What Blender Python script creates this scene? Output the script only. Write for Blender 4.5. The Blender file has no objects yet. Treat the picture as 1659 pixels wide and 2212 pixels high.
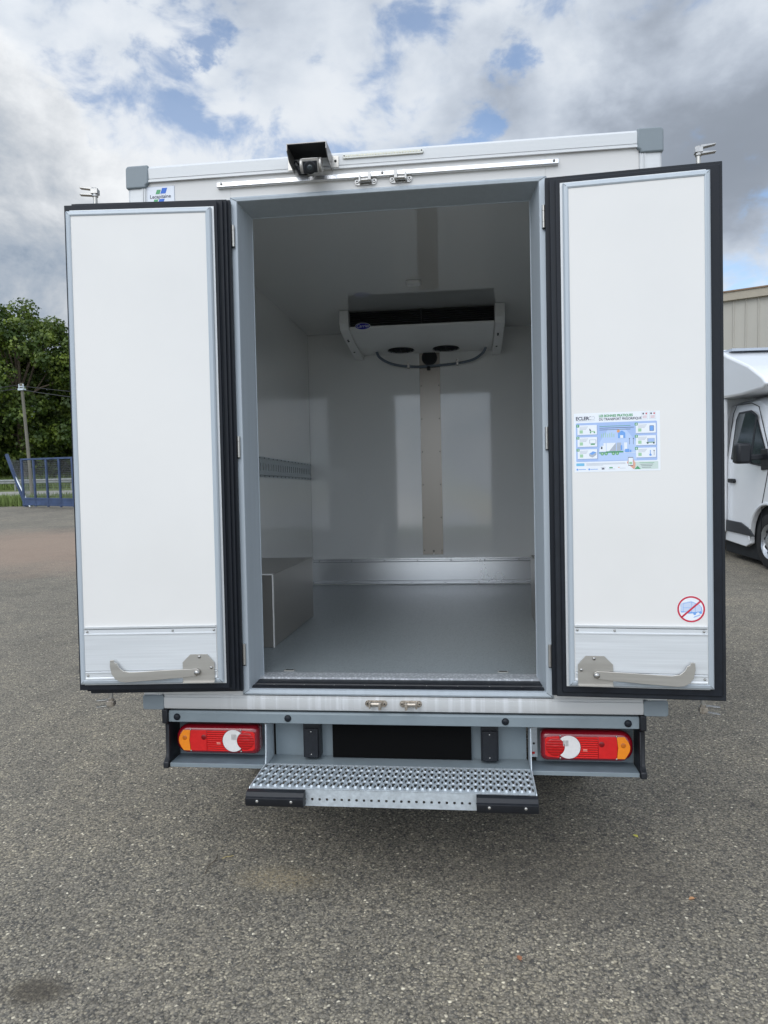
import bpy, bmesh, math, random
from mathutils import Vector, Matrix
random.seed(7)
R=math.radians
SC=bpy.context.scene
COL=SC.collection
# ------------------------------------------------------------------ camera
cam_d=bpy.data.cameras.new('camera'); cam=bpy.data.objects.new('camera',cam_d); COL.objects.link(cam)
cam_d.sensor_fit='VERTICAL'; cam_d.sensor_height=24.0; cam_d.lens=24.0*1600.0/2212.0
cam_d.clip_start=0.05; cam_d.clip_end=3000
TILT=-0.047                                   # the truck stands slightly nose-down
def rot3(yaw,pitch,roll):
    return Matrix.Rotation(yaw,3,'Z')@Matrix.Rotation(pitch,3,'X')@Matrix.Rotation(roll,3,'Y')
CAM_L=Vector((0.311,-2.909,1.546)); RT=Matrix.Rotation(TILT,3,'X')
CW=RT@CAM_L; M=RT@rot3(0.116,-0.029,0.021)
m4=Matrix.Identity(4)
for i in range(3):
    m4[i][0]=M[i][0]; m4[i][1]=M[i][2]; m4[i][2]=-M[i][1]; m4[i][3]=CW[i]
cam.matrix_world=m4
SC.camera=cam
SC.view_settings.view_transform='Standard'; SC.view_settings.look='None'
SC.view_settings.exposure=0.18; SC.view_settings.gamma=1.0
# ------------------------------------------------------------------ world
SUN_EL=R(43); SUN_AZ=R(205)                   # azimuth clockwise from +Y
SUN_DIR=Vector((math.sin(SUN_AZ)*math.cos(SUN_EL),math.cos(SUN_AZ)*math.cos(SUN_EL),math.sin(SUN_EL)))
W=bpy.data.worlds.new('World'); SC.world=W; W.use_nodes=True
def world():
    nt=W.node_tree; N=nt.nodes; L=nt.links; N.clear()
    def n(t,**k):
        x=N.new(t)
        for a,b in k.items(): setattr(x,a,b)
        return x
    out=n('ShaderNodeOutputWorld'); mix=n('ShaderNodeMixShader')
    sky=n('ShaderNodeTexSky'); sky.sky_type='NISHITA'; sky.sun_disc=False
    sky.sun_elevation=SUN_EL; sky.sun_rotation=SUN_AZ; sky.air_density=1.0; sky.dust_density=0.6; sky.ozone_density=3.0
    b1=n('ShaderNodeBackground'); b1.inputs[1].default_value=0.15; L.new(sky.outputs[0],b1.inputs[0])
    b2=n('ShaderNodeBackground')
    tc=n('ShaderNodeTexCoord')
    D=tc.outputs['Generated']
    mp=n('ShaderNodeMapping'); mp.inputs['Scale'].default_value=(1,1,1.5); L.new(D,mp.inputs[0])
    def noise(s,d,r,dist=0.0,off=0,lac=2.0):
        q=n('ShaderNodeTexNoise'); q.inputs['Scale'].default_value=s; q.inputs['Detail'].default_value=d
        q.inputs['Roughness'].default_value=r; q.inputs['Distortion'].default_value=dist; q.inputs['Lacunarity'].default_value=lac
        a=n('ShaderNodeVectorMath',operation='ADD'); a.inputs[1].default_value=(off,off*.7,off*1.3); L.new(mp.outputs[0],a.inputs[0]); L.new(a.outputs[0],q.inputs['Vector'])
        return q.outputs['Fac']
    def math_(op,a,b,clamp=False):
        q=n('ShaderNodeMath',operation=op); q.use_clamp=clamp
        for i,x in enumerate((a,b)):
            if isinstance(x,(int,float)): q.inputs[i].default_value=x
            else: L.new(x,q.inputs[i])
        return q.outputs[0]
    def mr(x,a,b,c,d,smooth=True):
        q=n('ShaderNodeMapRange'); q.interpolation_type='SMOOTHERSTEP' if smooth else 'LINEAR'
        L.new(x,q.inputs[0])
        for i,v in enumerate((a,b,c,d)): q.inputs[i+1].default_value=v
        return q.outputs[0]
    wn=n('ShaderNodeTexNoise'); wn.inputs['Scale'].default_value=9.0; wn.inputs['Detail'].default_value=6; wn.inputs['Roughness'].default_value=.6; L.new(mp.outputs[0],wn.inputs['Vector'])
    wa=n('ShaderNodeVectorMath',operation='MULTIPLY_ADD'); L.new(wn.outputs['Color'],wa.inputs[0]); wa.inputs[1].default_value=(.20,.20,.20); wa.inputs[2].default_value=(-.10,-.10,-.10)
    wd=n('ShaderNodeVectorMath',operation='ADD'); L.new(D,wd.inputs[0]); L.new(wa.outputs[0],wd.inputs[1])
    def blob(v,rad,amp,inner=0.0):
        q=n('ShaderNodeVectorMath',operation='DISTANCE'); L.new(wd.outputs[0],q.inputs[0]); q.inputs[1].default_value=Vector(v).normalized()
        return mr(q.outputs['Value'],inner,rad,amp,0.0)
    def add(*xs):
        r=xs[0]
        for x in xs[1:]: r=math_('ADD',r,x)
        return r
    # cover: where there is cloud
    base=noise(10.5,9,0.55,0.30,3.1)
    cover=add(base,*[blob(v,r,a*.75) for v,r,a in GAPS])
    mask=mr(cover,0.33,0.56,0.22,1.0)
    # cloud tone: bright rims and grey bellies
    t1=noise(5.2,9,0.52,0.2,11.3); t2=noise(1.6,3,0.5,0.0,5.7)
    tone=add(math_('MULTIPLY',t1,0.85),math_('MULTIPLY',t2,0.35),*[blob(v,r,a) for v,r,a in TONES])
    ramp=n('ShaderNodeValToRGB'); L.new(tone,ramp.inputs[0])
    cr=ramp.color_ramp; cr.interpolation='B_SPLINE'
    cr.elements[0].position=0.34; cr.elements[0].color=(0.25,0.285,0.34,1)
    cr.elements[1].position=0.72; cr.elements[1].color=(0.73,0.765,0.81,1)
    for p,c in ((0.46,(0.38,0.43,0.51,1)),(0.56,(0.52,0.575,0.655,1)),(0.64,(0.64,0.69,0.755,1))):
        e=cr.elements.new(p); e.color=c
    # the big cumulus whose edge runs down to the right at the left of the view
    nv=n('ShaderNodeVectorMath',operation='DOT_PRODUCT'); L.new(D,nv.inputs[0]); nv.inputs[1].default_value=CUM
    e1=noise(7.0,9,0.58,0.2,21.0); e2=noise(5.0,9,0.62,0.3,33.0)
    sd=add(nv.outputs['Value'],math_('MULTIPLY',math_('SUBTRACT',e1,0.5),0.22))
    cum=mr(sd,-0.012,0.03,0.0,1.0)
    ff=add(nv.outputs['Value'],math_('MULTIPLY',math_('SUBTRACT',e2,0.5),0.62))
    r2=n('ShaderNodeValToRGB'); L.new(mr(ff,-0.02,0.26,0.0,1.0,False),r2.inputs[0]); c2=r2.color_ramp; c2.interpolation='B_SPLINE'
    c2.elements[0].position=0.0; c2.elements[0].color=(0.84,0.86,0.88,1); c2.elements[1].position=1.0; c2.elements[1].color=(0.22,0.28,0.37,1)
    for p,c in ((0.30,(0.70,0.725,0.755,1)),(0.58,(0.48,0.515,0.56,1)),(0.82,(0.34,0.40,0.48,1))):
        e=c2.elements.new(p); e.color=c
    mxc=n('ShaderNodeMix',data_type='RGBA'); L.new(cum,mxc.inputs[0]); L.new(ramp.outputs[0],mxc.inputs[6]); L.new(r2.outputs[0],mxc.inputs[7])
    mask=math_('MAXIMUM',mask,cum)
    # cloud is brighter round the veiled sun (behind the camera)
    dp=n('ShaderNodeVectorMath',operation='DOT_PRODUCT'); L.new(D,dp.inputs[0]); dp.inputs[1].default_value=SUN_DIR
    glow=mr(dp.outputs['Value'],-0.2,1.0,1.0,2.7)
    L.new(mxc.outputs[2],b2.inputs[0]); L.new(glow,b2.inputs[1])
    L.new(mask,mix.inputs[0]); L.new(b1.outputs[0],mix.inputs[1]); L.new(b2.outputs[0],mix.inputs[2]); L.new(mix.outputs[0],out.inputs[0])
# directions (world) of the blue gaps and of the dark / bright cloud masses
def pd(u,v): return M@Vector(((u-829.5)/1600,1,-(v-1106)/1600))   # a sky direction
CUM=pd(500,470).cross(pd(20,30)).normalized()
if CUM.dot(pd(60,500))<0: CUM=-CUM
CUM=tuple(CUM)
GAPS=[(pd(425,70),.045,-.20),(pd(405,100),.035,-.15),(pd(265,35),.05,-.17),(pd(560,325),.05,-.14),(pd(1015,245),.055,-.17),(pd(1035,285),.05,-.12),(pd(900,5),.07,-.18),(pd(1115,102),.035,-.16),(pd(420,248),.04,-.15),
      (pd(250,150),.04,-.14),(pd(620,235),.03,-.10),(pd(1610,560),.10,-.10),(pd(1480,300),.34,.22),(pd(700,180),.12,.08),(pd(1250,120),.14,.08)]
TONES=[(pd(1560,230),.24,-.15),(pd(1480,330),.28,-.09),(pd(1640,480),.14,-.06),(pd(900,130),.26,.09),(pd(250,70),.16,.08),(pd(1250,330),.10,.05),(pd(1620,20),.14,.10),(pd(1100,190),.09,-.08)]
GAPS=[(tuple(a),b,c) for a,b,c in GAPS]; TONES=[(tuple(a),b,c) for a,b,c in TONES]
world()
sl=bpy.data.lights.new('sun','SUN'); sl.energy=0.70; sl.angle=R(42); sl.color=(1.0,0.965,0.91)
so=bpy.data.objects.new('sun',sl); COL.objects.link(so); so.rotation_euler=SUN_DIR.to_track_quat('Z','Y').to_euler()
# ------------------------------------------------------------------ materials
MATS={}
def mat(name,col,rough=.5,metal=0.0,spec=.5,noise=None,bump=None,wave=None,coat=0.0,emit=None,trans=0.0,ior=1.45,aniso=None,streak=None):
    """noise=(scale, amount, roughness var); bump=(scale, strength, detail); streak=(axis scale vector, amount)"""
    if name in MATS: return MATS[name]
    m=bpy.data.materials.new(name); m.use_nodes=True; nt=m.node_tree; N=nt.nodes; L=nt.links
    p=N['Principled BSDF']; p.inputs['Base Color'].default_value=(*col,1); p.inputs['Roughness'].default_value=rough
    p.inputs['Metallic'].default_value=metal; p.inputs['Specular IOR Level'].default_value=spec; p.inputs['IOR'].default_value=ior
    p.inputs['Coat Weight'].default_value=coat; p.inputs['Coat Roughness'].default_value=.08
    p.inputs['Transmission Weight'].default_value=trans
    if emit: p.inputs['Emission Color'].default_value=(*emit[0],1); p.inputs['Emission Strength'].default_value=emit[1]
    tc=N.new('ShaderNodeTexCoord')
    if noise or streak:
        src=tc.outputs['Object']
        sc,am,rv=noise if noise else (1,0,0)
        if streak:
            mp=N.new('ShaderNodeMapping'); mp.inputs['Scale'].default_value=streak[0]; L.new(src,mp.inputs[0]); src=mp.outputs[0]
            sc=1.0; am=streak[1]; rv=streak[2]
        t=N.new('ShaderNodeTexNoise'); t.inputs['Scale'].default_value=sc; t.inputs['Detail'].default_value=6; t.inputs['Roughness'].default_value=.6
        L.new(src,t.inputs['Vector'])
        mr=N.new('ShaderNodeMapRange'); L.new(t.outputs['Fac'],mr.inputs[0]); mr.inputs[1].default_value=.25; mr.inputs[2].default_value=.75
        mr.inputs[3].default_value=1-am; mr.inputs[4].default_value=1+am
        mx=N.new('ShaderNodeVectorMath'); mx.operation='SCALE'; mx.inputs[0].default_value=col; L.new(mr.outputs[0],mx.inputs['Scale'])
        L.new(mx.outputs[0],p.inputs['Base Color'])
        r2=N.new('ShaderNodeMapRange'); L.new(t.outputs['Fac'],r2.inputs[0]); r2.inputs[1].default_value=.25; r2.inputs[2].default_value=.75
        r2.inputs[3].default_value=max(.02,rough-rv); r2.inputs[4].default_value=min(1,rough+rv); L.new(r2.outputs[0],p.inputs['Roughness'])
    if bump:
        t=N.new('ShaderNodeTexNoise'); t.inputs['Scale'].default_value=bump[0]; t.inputs['Detail'].default_value=bump[2]
        L.new(tc.outputs['Object'],t.inputs['Vector'])
        b=N.new('ShaderNodeBump'); b.inputs['Strength'].default_value=bump[1]; b.inputs['Distance'].default_value=.01
        L.new(t.outputs['Fac'],b.inputs['Height']); L.new(b.outputs[0],p.inputs['Normal'])
    if wave:   # ribs: (axis, scale, strength)
        t=N.new('ShaderNodeTexWave'); t.bands_direction=wave[0]; t.inputs['Scale'].default_value=wave[1]
        L.new(tc.outputs['Object'],t.inputs['Vector'])
        b=N.new('ShaderNodeBump'); b.inputs['Strength'].default_value=wave[2]; b.inputs['Distance'].default_value=.003
        L.new(t.outputs['Fac'],b.inputs['Height']); L.new(b.outputs[0],p.inputs['Normal'])
        if len(wave)>3:
            r=N.new('ShaderNodeMapRange'); L.new(t.outputs['Fac'],r.inputs[0]); r.inputs[3].default_value=1-wave[3]; r.inputs[4].default_value=1+wave[3]*.4
            q=N.new('ShaderNodeVectorMath'); q.operation='SCALE'; q.inputs[0].default_value=col; L.new(r.outputs[0],q.inputs['Scale']); L.new(q.outputs[0],p.inputs['Base Color'])
    MATS[name]=m; return m
white=mat('white_panel',(.745,.73,.70),.16,spec=.5,noise=(3.0,.018,.08),bump=(3.0,.03,2))
body=mat('body_white',(.64,.63,.61),.38,noise=(2.5,.04,.08))
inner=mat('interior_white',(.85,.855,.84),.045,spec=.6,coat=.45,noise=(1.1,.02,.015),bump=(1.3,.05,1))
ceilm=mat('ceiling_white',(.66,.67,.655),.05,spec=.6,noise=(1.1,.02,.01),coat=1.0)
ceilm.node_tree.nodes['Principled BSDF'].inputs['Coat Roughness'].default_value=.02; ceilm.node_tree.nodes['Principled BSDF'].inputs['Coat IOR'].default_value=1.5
alu=mat('aluminium',(.70,.72,.73),.40,.40,streak=((3,3,160),.07,.08))
aluz=mat('aluminium_profile',(.60,.61,.61),.42,.35,streak=((2,2,90),.05,.08))
aluw=mat('white_profile',(.62,.63,.63),.42,.15,streak=((1.2,30,60),.05,.08))
polal=mat('polished_alu',(.76,.77,.78),.27,.85,noise=(2.0,.02,.012))
duct=mat('cable_cover_metal',(.25,.23,.205),.28,.65,noise=(2.2,.04,.012))
trim=mat('grey_blue_trim',(.42,.465,.50),.38,.15,streak=((40,40,1.5),.06,.06))
rubber=mat('black_rubber',(.0075,.010,.015),.48,spec=.35,noise=(30,.25,.1))
rubber2=mat('black_rubber_worn',(.014,.017,.022),.55,spec=.35,noise=(18,.35,.1))
greyc=mat('grey_corner_plastic',(.205,.24,.26),.42,noise=(12,.05,.06),bump=(400,.03,2))
steel=mat('stainless',(.50,.48,.44),.36,.8,streak=((3,3,90),.04,.05))
steel_d=mat('stainless_brown',(.30,.285,.26),.32,.55,noise=(5,.04,.015))
chrome=mat('chrome',(.40,.39,.37),.24,.9,noise=(60,.12,.08))
rustc=mat('chrome_rusty',(.46,.41,.35),.30,.8,noise=(45,.35,.15))
galv=mat('galvanised',(.56,.61,.64),.42,.45,noise=(60,.13,.12),bump=(90,.10,3))
bump_m=mat('bumper_grey_paint',(.215,.255,.275),.42,.1,noise=(9,.07,.08),bump=(250,.05,3))
bump_d=mat('bumper_grey_shelf',(.17,.215,.245),.5,.1,noise=(14,.14,.08))
blackp=mat('black_plastic',(.009,.0105,.014),.42,noise=(40,.2,.08),bump=(300,.05,2))
plateb=mat('number_plate_black',(.003,.003,.003),.7,spec=.1,noise=(50,.1,.05))
red=mat('red_lens',(.62,.010,.012),.16,spec=.6,coat=.5,noise=(30,.12,.03))
redr=mat('red_lens_ribbed',(.62,.006,.006),.22,spec=.4,coat=.3,wave=('Z',36,.25,.55))
redd=mat('red_lens_dark',(.22,.004,.012),.12,spec=.6,coat=.8,noise=(25,.1,.03))
redc=mat('red_lens_round',(.46,.003,.005),.20,spec=.5,coat=.5,wave=('Z',30,.2,.35))
amber=mat('amber_lens',(.85,.25,.012),.16,spec=.6,coat=.5,noise=(40,.06,.03))
whl=mat('clear_lens',(.72,.70,.68),.14,spec=.6,coat=.5,noise=(80,.06,.03))
clearp=mat('clear_plastic',(.66,.66,.60),.2,coat=.5,noise=(60,.08,.05))
ledm=mat('led_dots',(.80,.77,.55),.3,noise=(90,.2,.1))
dark=mat('dark_gap',(.01,.012,.014),.7,noise=(40,.2,.05))
stickw=mat('sticker_white',(.70,.73,.78),.35,noise=(20,.02,.05))
blue=mat('ink_blue',(.02,.13,.55),.4,noise=(50,.04,.05)); green=mat('ink_green',(.08,.33,.14),.4,noise=(50,.04,.05))
ink=mat('ink_dark',(.05,.055,.09),.4,noise=(50,.1,.05)); redink=mat('ink_red',(.55,.03,.06),.4,noise=(50,.05,.05))
pblue=mat('ink_pale_blue',(.37,.50,.78),.4,noise=(20,.03,.05)); pgrn=mat('ink_pale_green',(.35,.58,.36),.4,noise=(50,.05,.05))
pgry=mat('ink_pale_grey',(.42,.46,.52),.4,noise=(50,.05,.05)); pwht=mat('paper_white',(.80,.83,.86),.35,noise=(20,.02,.05)); porg=mat('ink_orange',(.75,.35,.15),.4,noise=(50,.05,.05))
pgrb=mat('paper_pale_green',(.58,.68,.63),.4,noise=(20,.02,.05)); skinm=mat('ink_skin',(.72,.38,.28),.4,noise=(50,.05,.05)); midb=mat('ink_mid_blue',(.16,.36,.75),.4,noise=(50,.04,.05))
hosem=mat('grey_hose',(.16,.19,.23),.45,noise=(40,.15,.06))
acw=mat('evaporator_white',(.88,.88,.86),.35,noise=(8,.03,.05))
navy=mat('badge_blue',(.02,.02,.38),.25,noise=(40,.05,.04))
carw=mat('van_white',(.74,.755,.77),.18,coat=.5,noise=(2,.02,.03))
glass=mat('dark_glass',(.03,.04,.045),.06,spec=.8,noise=(3,.3,.02))
tyre=mat('tyre',(.018,.018,.018),.8,noise=(60,.3,.1),bump=(120,.3,2)); rimm=mat('rim_silver',(.46,.48,.50),.3,.7,noise=(20,.06,.06))
floorm=None
def special():
    global floorm,asphalt,sillw,grassm,leafm,barkm,roadm,cladm,chequer,woodm,meshm,bluepaint,linerm
    # interior resin floor
    floorm=mat('resin_floor',(.235,.265,.275),.30,noise=(350,.22,.08),bump=(500,.18,2))
    # white streaked sill: limescale runs
    m=mat('sill_profile',(.58,.585,.58),.42,.2); nt=m.node_tree; N=nt.nodes; L=nt.links; p=N['Principled BSDF']
    tc=N.new('ShaderNodeTexCoord'); mp=N.new('ShaderNodeMapping'); mp.inputs['Scale'].default_value=(38,1,1.2); L.new(tc.outputs['Object'],mp.inputs[0])
    t=N.new('ShaderNodeTexNoise'); t.inputs['Scale'].default_value=1; t.inputs['Detail'].default_value=4; L.new(mp.outputs[0],t.inputs['Vector'])
    sx=N.new('ShaderNodeSeparateXYZ'); L.new(tc.outputs['Object'],sx.inputs[0])
    cl=N.new('ShaderNodeMapRange'); L.new(sx.outputs[0],cl.inputs[0]); cl.inputs[1].default_value=-.75; cl.inputs[2].default_value=-.55; cl.inputs[3].default_value=0; cl.inputs[4].default_value=1
    cl2=N.new('ShaderNodeMapRange'); L.new(sx.outputs[0],cl2.inputs[0]); cl2.inputs[1].default_value=.55; cl2.inputs[2].default_value=.66; cl2.inputs[3].default_value=1; cl2.inputs[4].default_value=0
    mr=N.new('ShaderNodeMapRange'); L.new(t.outputs['Fac'],mr.inputs[0]); mr.inputs[1].default_value=.50; mr.inputs[2].default_value=.66; mr.inputs[3].default_value=0; mr.inputs[4].default_value=.55
    a=N.new('ShaderNodeMath'); a.operation='MULTIPLY'; L.new(cl.outputs[0],a.inputs[0]); L.new(cl2.outputs[0],a.inputs[1])
    b=N.new('ShaderNodeMath'); b.operation='MULTIPLY'; L.new(a.outputs[0],b.inputs[0]); L.new(mr.outputs[0],b.inputs[1])
    mx=N.new('ShaderNodeMix'); mx.data_type='RGBA'; L.new(b.outputs[0],mx.inputs[0]); mx.inputs[6].default_value=(.56,.565,.56,1); mx.inputs[7].default_value=(.80,.81,.83,1)
    L.new(mx.outputs[2],p.inputs['Base Color']); sillw=m
    # chequer plate
    m=mat('chequer_plate',(.62,.64,.65),.42,.35,noise=(60,.1,.1)); nt=m.node_tree; N=nt.nodes; L=nt.links; p=N['Principled BSDF']
    tc=N.new('ShaderNodeTexCoord'); v=N.new('ShaderNodeTexVoronoi'); v.inputs['Scale'].default_value=85; L.new(tc.outputs['Object'],v.inputs['Vector'])
    b=N.new('ShaderNodeBump'); b.inputs['Strength'].default_value=.8; b.inputs['Distance'].default_value=.001; rr=N.new('ShaderNodeValToRGB'); L.new(v.outputs['Distance'],rr.inputs[0]); rr.color_ramp.elements[0].position=.25; rr.color_ramp.elements[0].color=(.66,.68,.70,1); rr.color_ramp.elements[1].position=.55; rr.color_ramp.elements[1].color=(.42,.44,.46,1); L.new(rr.outputs[0],p.inputs['Base Color']); b.invert=True; L.new(v.outputs['Distance'],b.inputs['Height']); L.new(b.outputs[0],p.inputs['Normal']); chequer=m
    # asphalt with exposed aggregate
    m=bpy.data.materials.new('yard_asphalt'); m.use_nodes=True; nt=m.node_tree; N=nt.nodes; L=nt.links; p=N['Principled BSDF']; asphalt=m
    tc=N.new('ShaderNodeTexCoord'); O=tc.outputs['Object']
    def nz(s,d,r=.6,dist=0):
        t=N.new('ShaderNodeTexNoise'); t.inputs['Scale'].default_value=s; t.inputs['Detail'].default_value=d; t.inputs['Roughness'].default_value=r; t.inputs['Distortion'].default_value=dist; L.new(O,t.inputs['Vector']); return t
    def ramp(src,els):
        r=N.new('ShaderNodeValToRGB'); L.new(src,r.inputs[0]); e=r.color_ramp.elements
        while len(e)>1: e.remove(e[-1])
        e[0].position=els[0][0]; e[0].color=(*els[0][1],1)
        for q,c in els[1:]: x=e.new(q); x.color=(*c,1)
        return r
    def mixc(f,a,b,mode='MIX'):
        x=N.new('ShaderNodeMix'); x.data_type='RGBA'; x.blend_type=mode
        for i,s in ((0,f),(6,a),(7,b)):
            if isinstance(s,(int,float)): x.inputs[i].default_value=s
            elif isinstance(s,tuple): x.inputs[i].default_value=(*s,1)
            else: L.new(s,x.inputs[i])
        return x.outputs[2]
    wob=nz(60,3); ad=N.new('ShaderNodeMixRGB'); ad.blend_type='LINEAR_LIGHT'; ad.inputs[0].default_value=.006; L.new(O,ad.inputs[1]); L.new(wob.outputs['Color'],ad.inputs[2])
    v1=N.new('ShaderNodeTexVoronoi'); v1.inputs['Scale'].default_value=108; L.new(ad.outputs[0],v1.inputs['Vector'])
    v2=N.new('ShaderNodeTexVoronoi'); v2.inputs['Scale'].default_value=190; L.new(ad.outputs[0],v2.inputs['Vector'])
    s1=N.new('ShaderNodeSeparateColor'); L.new(v1.outputs['Color'],s1.inputs[0])
    s2=N.new('ShaderNodeSeparateColor'); L.new(v2.outputs['Color'],s2.inputs[0])
    c1=ramp(s1.outputs[0],[(0,(.070,.068,.066)),(.14,(.105,.102,.096)),(.32,(.175,.163,.142)),(.60,(.215,.199,.170)),(.82,(.255,.233,.192)),(.94,(.32,.292,.235)),(.984,(.44,.405,.33)),(1,(.66,.62,.52))])
    c2=ramp(s2.outputs[1],[(0,(.085,.082,.078)),(.5,(.165,.153,.133)),(.9,(.25,.228,.19)),(1,(.42,.39,.31))])
    pick=ramp(s1.outputs[2],[(0,(0,0,0)),(.5,(0,0,0)),(.55,(1,1,1)),(1,(1,1,1))])
    cc=mixc(pick.outputs[0],c1.outputs[0],c2.outputs[0])
    gap=N.new('ShaderNodeMapRange'); L.new(v1.outputs['Distance'],gap.inputs[0]); gap.inputs[1].default_value=.35; gap.inputs[2].default_value=.75; gap.inputs[3].default_value=1; gap.inputs[4].default_value=.55
    gm=N.new('ShaderNodeVectorMath'); gm.operation='SCALE'; L.new(cc,gm.inputs[0]); L.new(gap.outputs[0],gm.inputs['Scale'])
    big=nz(.55,6,.6,.4); bm=ramp(big.outputs['Fac'],[(.30,(.80,.80,.80)),(.5,(1,1,1)),(.72,(1.16,1.14,1.10))])
    med=nz(4.5,6,.65); mm=ramp(med.outputs['Fac'],[(.30,(.82,.82,.83)),(.5,(1,1,1)),(.70,(1.12,1.11,1.08))])
    c=mixc(1,gm.outputs[0],bm.outputs[0],'MULTIPLY'); c=mixc(1,c,mm.outputs[0],'MULTIPLY')
    # dusty pale film and reddish gravel patch at the far left
    def spot(x,y,rx,ry,soft,nsc):
        mp=N.new('ShaderNodeMapping'); mp.inputs['Location'].default_value=(-x/rx,-y/ry,0); mp.inputs['Scale'].default_value=(1/rx,1/ry,0); L.new(O,mp.inputs[0])
        ln=N.new('ShaderNodeVectorMath'); ln.operation='LENGTH'; L.new(mp.outputs[0],ln.inputs[0])
        q=nz(nsc,5,.65); a=N.new('ShaderNodeMath'); a.operation='MULTIPLY_ADD'; L.new(q.outputs['Fac'],a.inputs[0]); a.inputs[1].default_value=1.1; L.new(ln.outputs['Value'],a.inputs[2])
        mr=N.new('ShaderNodeMapRange'); L.new(a.outputs[0],mr.inputs[0]); mr.inputs[1].default_value=1.0; mr.inputs[2].default_value=1.0+soft; mr.inputs[3].default_value=1; mr.inputs[4].default_value=0
        return mr.outputs[0]
    sp=spot(-9.0,11.2,6.0,4.0,.8,.9)
    k=N.new('ShaderNodeMath'); k.operation='MULTIPLY'; L.new(sp,k.inputs[0]); k.inputs[1].default_value=.62
    c=mixc(k.outputs[0],c,(.27,.195,.155))
    s2_=spot(-.47,-.05,.17,.08,.9,60); gr=nz(75,4,.7); gq=N.new('ShaderNodeMapRange'); L.new(gr.outputs['Fac'],gq.inputs[0]); gq.inputs[1].default_value=.42; gq.inputs[2].default_value=.60; gq.inputs[3].default_value=.05; gq.inputs[4].default_value=.6
    k=N.new('ShaderNodeMath'); k.operation='MULTIPLY'; L.new(s2_,k.inputs[0]); L.new(gq.outputs[0],k.inputs[1])
    c=mixc(k.outputs[0],c,(.34,.28,.18))
    s3=spot(-1.10,-.73,.13,.08,.6,40); k=N.new('ShaderNodeMath'); k.operation='MULTIPLY'; L.new(s3,k.inputs[0]); k.inputs[1].default_value=.75
    c=mixc(k.outputs[0],c,(.045,.038,.03))
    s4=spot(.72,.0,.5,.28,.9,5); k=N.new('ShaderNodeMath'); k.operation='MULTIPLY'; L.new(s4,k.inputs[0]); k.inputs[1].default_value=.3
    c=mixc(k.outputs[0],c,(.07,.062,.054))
    c=mixc(1,c,(1.25,1.21,1.12),'MULTIPLY')
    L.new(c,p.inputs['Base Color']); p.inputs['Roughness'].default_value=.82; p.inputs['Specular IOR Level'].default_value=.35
    h=N.new('ShaderNodeMath'); h.operation='MULTIPLY_ADD'; L.new(v1.outputs['Distance'],h.inputs[0]); h.inputs[1].default_value=-1.0; L.new(s1.outputs[1],h.inputs[2])
    b=N.new('ShaderNodeBump'); b.inputs['Strength'].default_value=.75; b.inputs['Distance'].default_value=.0035; L.new(h.outputs[0],b.inputs['Height']); L.new(b.outputs[0],p.inputs['Normal'])
    grassm=mat('grass_ground',(.13,.16,.055),.9,spec=.2,noise=(1.5,.45,.05),bump=(6,.6,4))
    roadm=mat('pale_road',(.30,.29,.26),.85,noise=(3,.1,.05),bump=(60,.3,3))
    barkm=mat('bark',(.11,.085,.06),.9,noise=(6,.35,.05),bump=(10,.6,4))
    woodm=mat('grey_wood',(.16,.15,.12),.85,streak=((30,30,1.2),.30,.05),bump=(60,.3,3))
    bluepaint=mat('blue_paint',(.045,.070,.14),.5,noise=(3,.35,.1))
    cladm=mat('beige_cladding',(.40,.38,.33),.5,streak=((1,1,.4),.07,.05))
    linerm=mat('beige_trim',(.36,.32,.25),.6,noise=(3,.1,.05))
    meshm=mat('wire_mesh',(.22,.23,.23),.6,.4,noise=(10,.1,.05))
    # leaves: light & dark clumps, a little translucent
    m=bpy.data.materials.new('leaves'); m.use_nodes=True; nt=m.node_tree; N=nt.nodes; L=nt.links; p=N['Principled BSDF']; leafm=m
    tc=N.new('ShaderNodeTexCoord'); t=N.new('ShaderNodeTexNoise'); t.inputs['Scale'].default_value=.9; t.inputs['Detail'].default_value=5; L.new(tc.outputs['Object'],t.inputs['Vector'])
    r=N.new('ShaderNodeValToRGB'); L.new(t.outputs['Fac'],r.inputs[0]); e=r.color_ramp.elements
    e[0].position=.32; e[0].color=(.030,.065,.008,1); e[1].position=.62; e[1].color=(.17,.225,.03,1)
    x=e.new(.5); x.color=(.065,.105,.013,1)
    L.new(r.outputs[0],p.inputs['Base Color']); p.inputs['Roughness'].default_value=.55
    tr=N.new('ShaderNodeBsdfTranslucent'); L.new(r.outputs[0],tr.inputs[0]); ms=N.new('ShaderNodeMixShader'); ms.inputs[0].default_value=.3
    L.new(p.outputs[0],ms.inputs[1]); L.new(tr.outputs[0],ms.inputs[2]); L.new(ms.outputs[0],N['Material Output'].inputs[0])
special()
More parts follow.
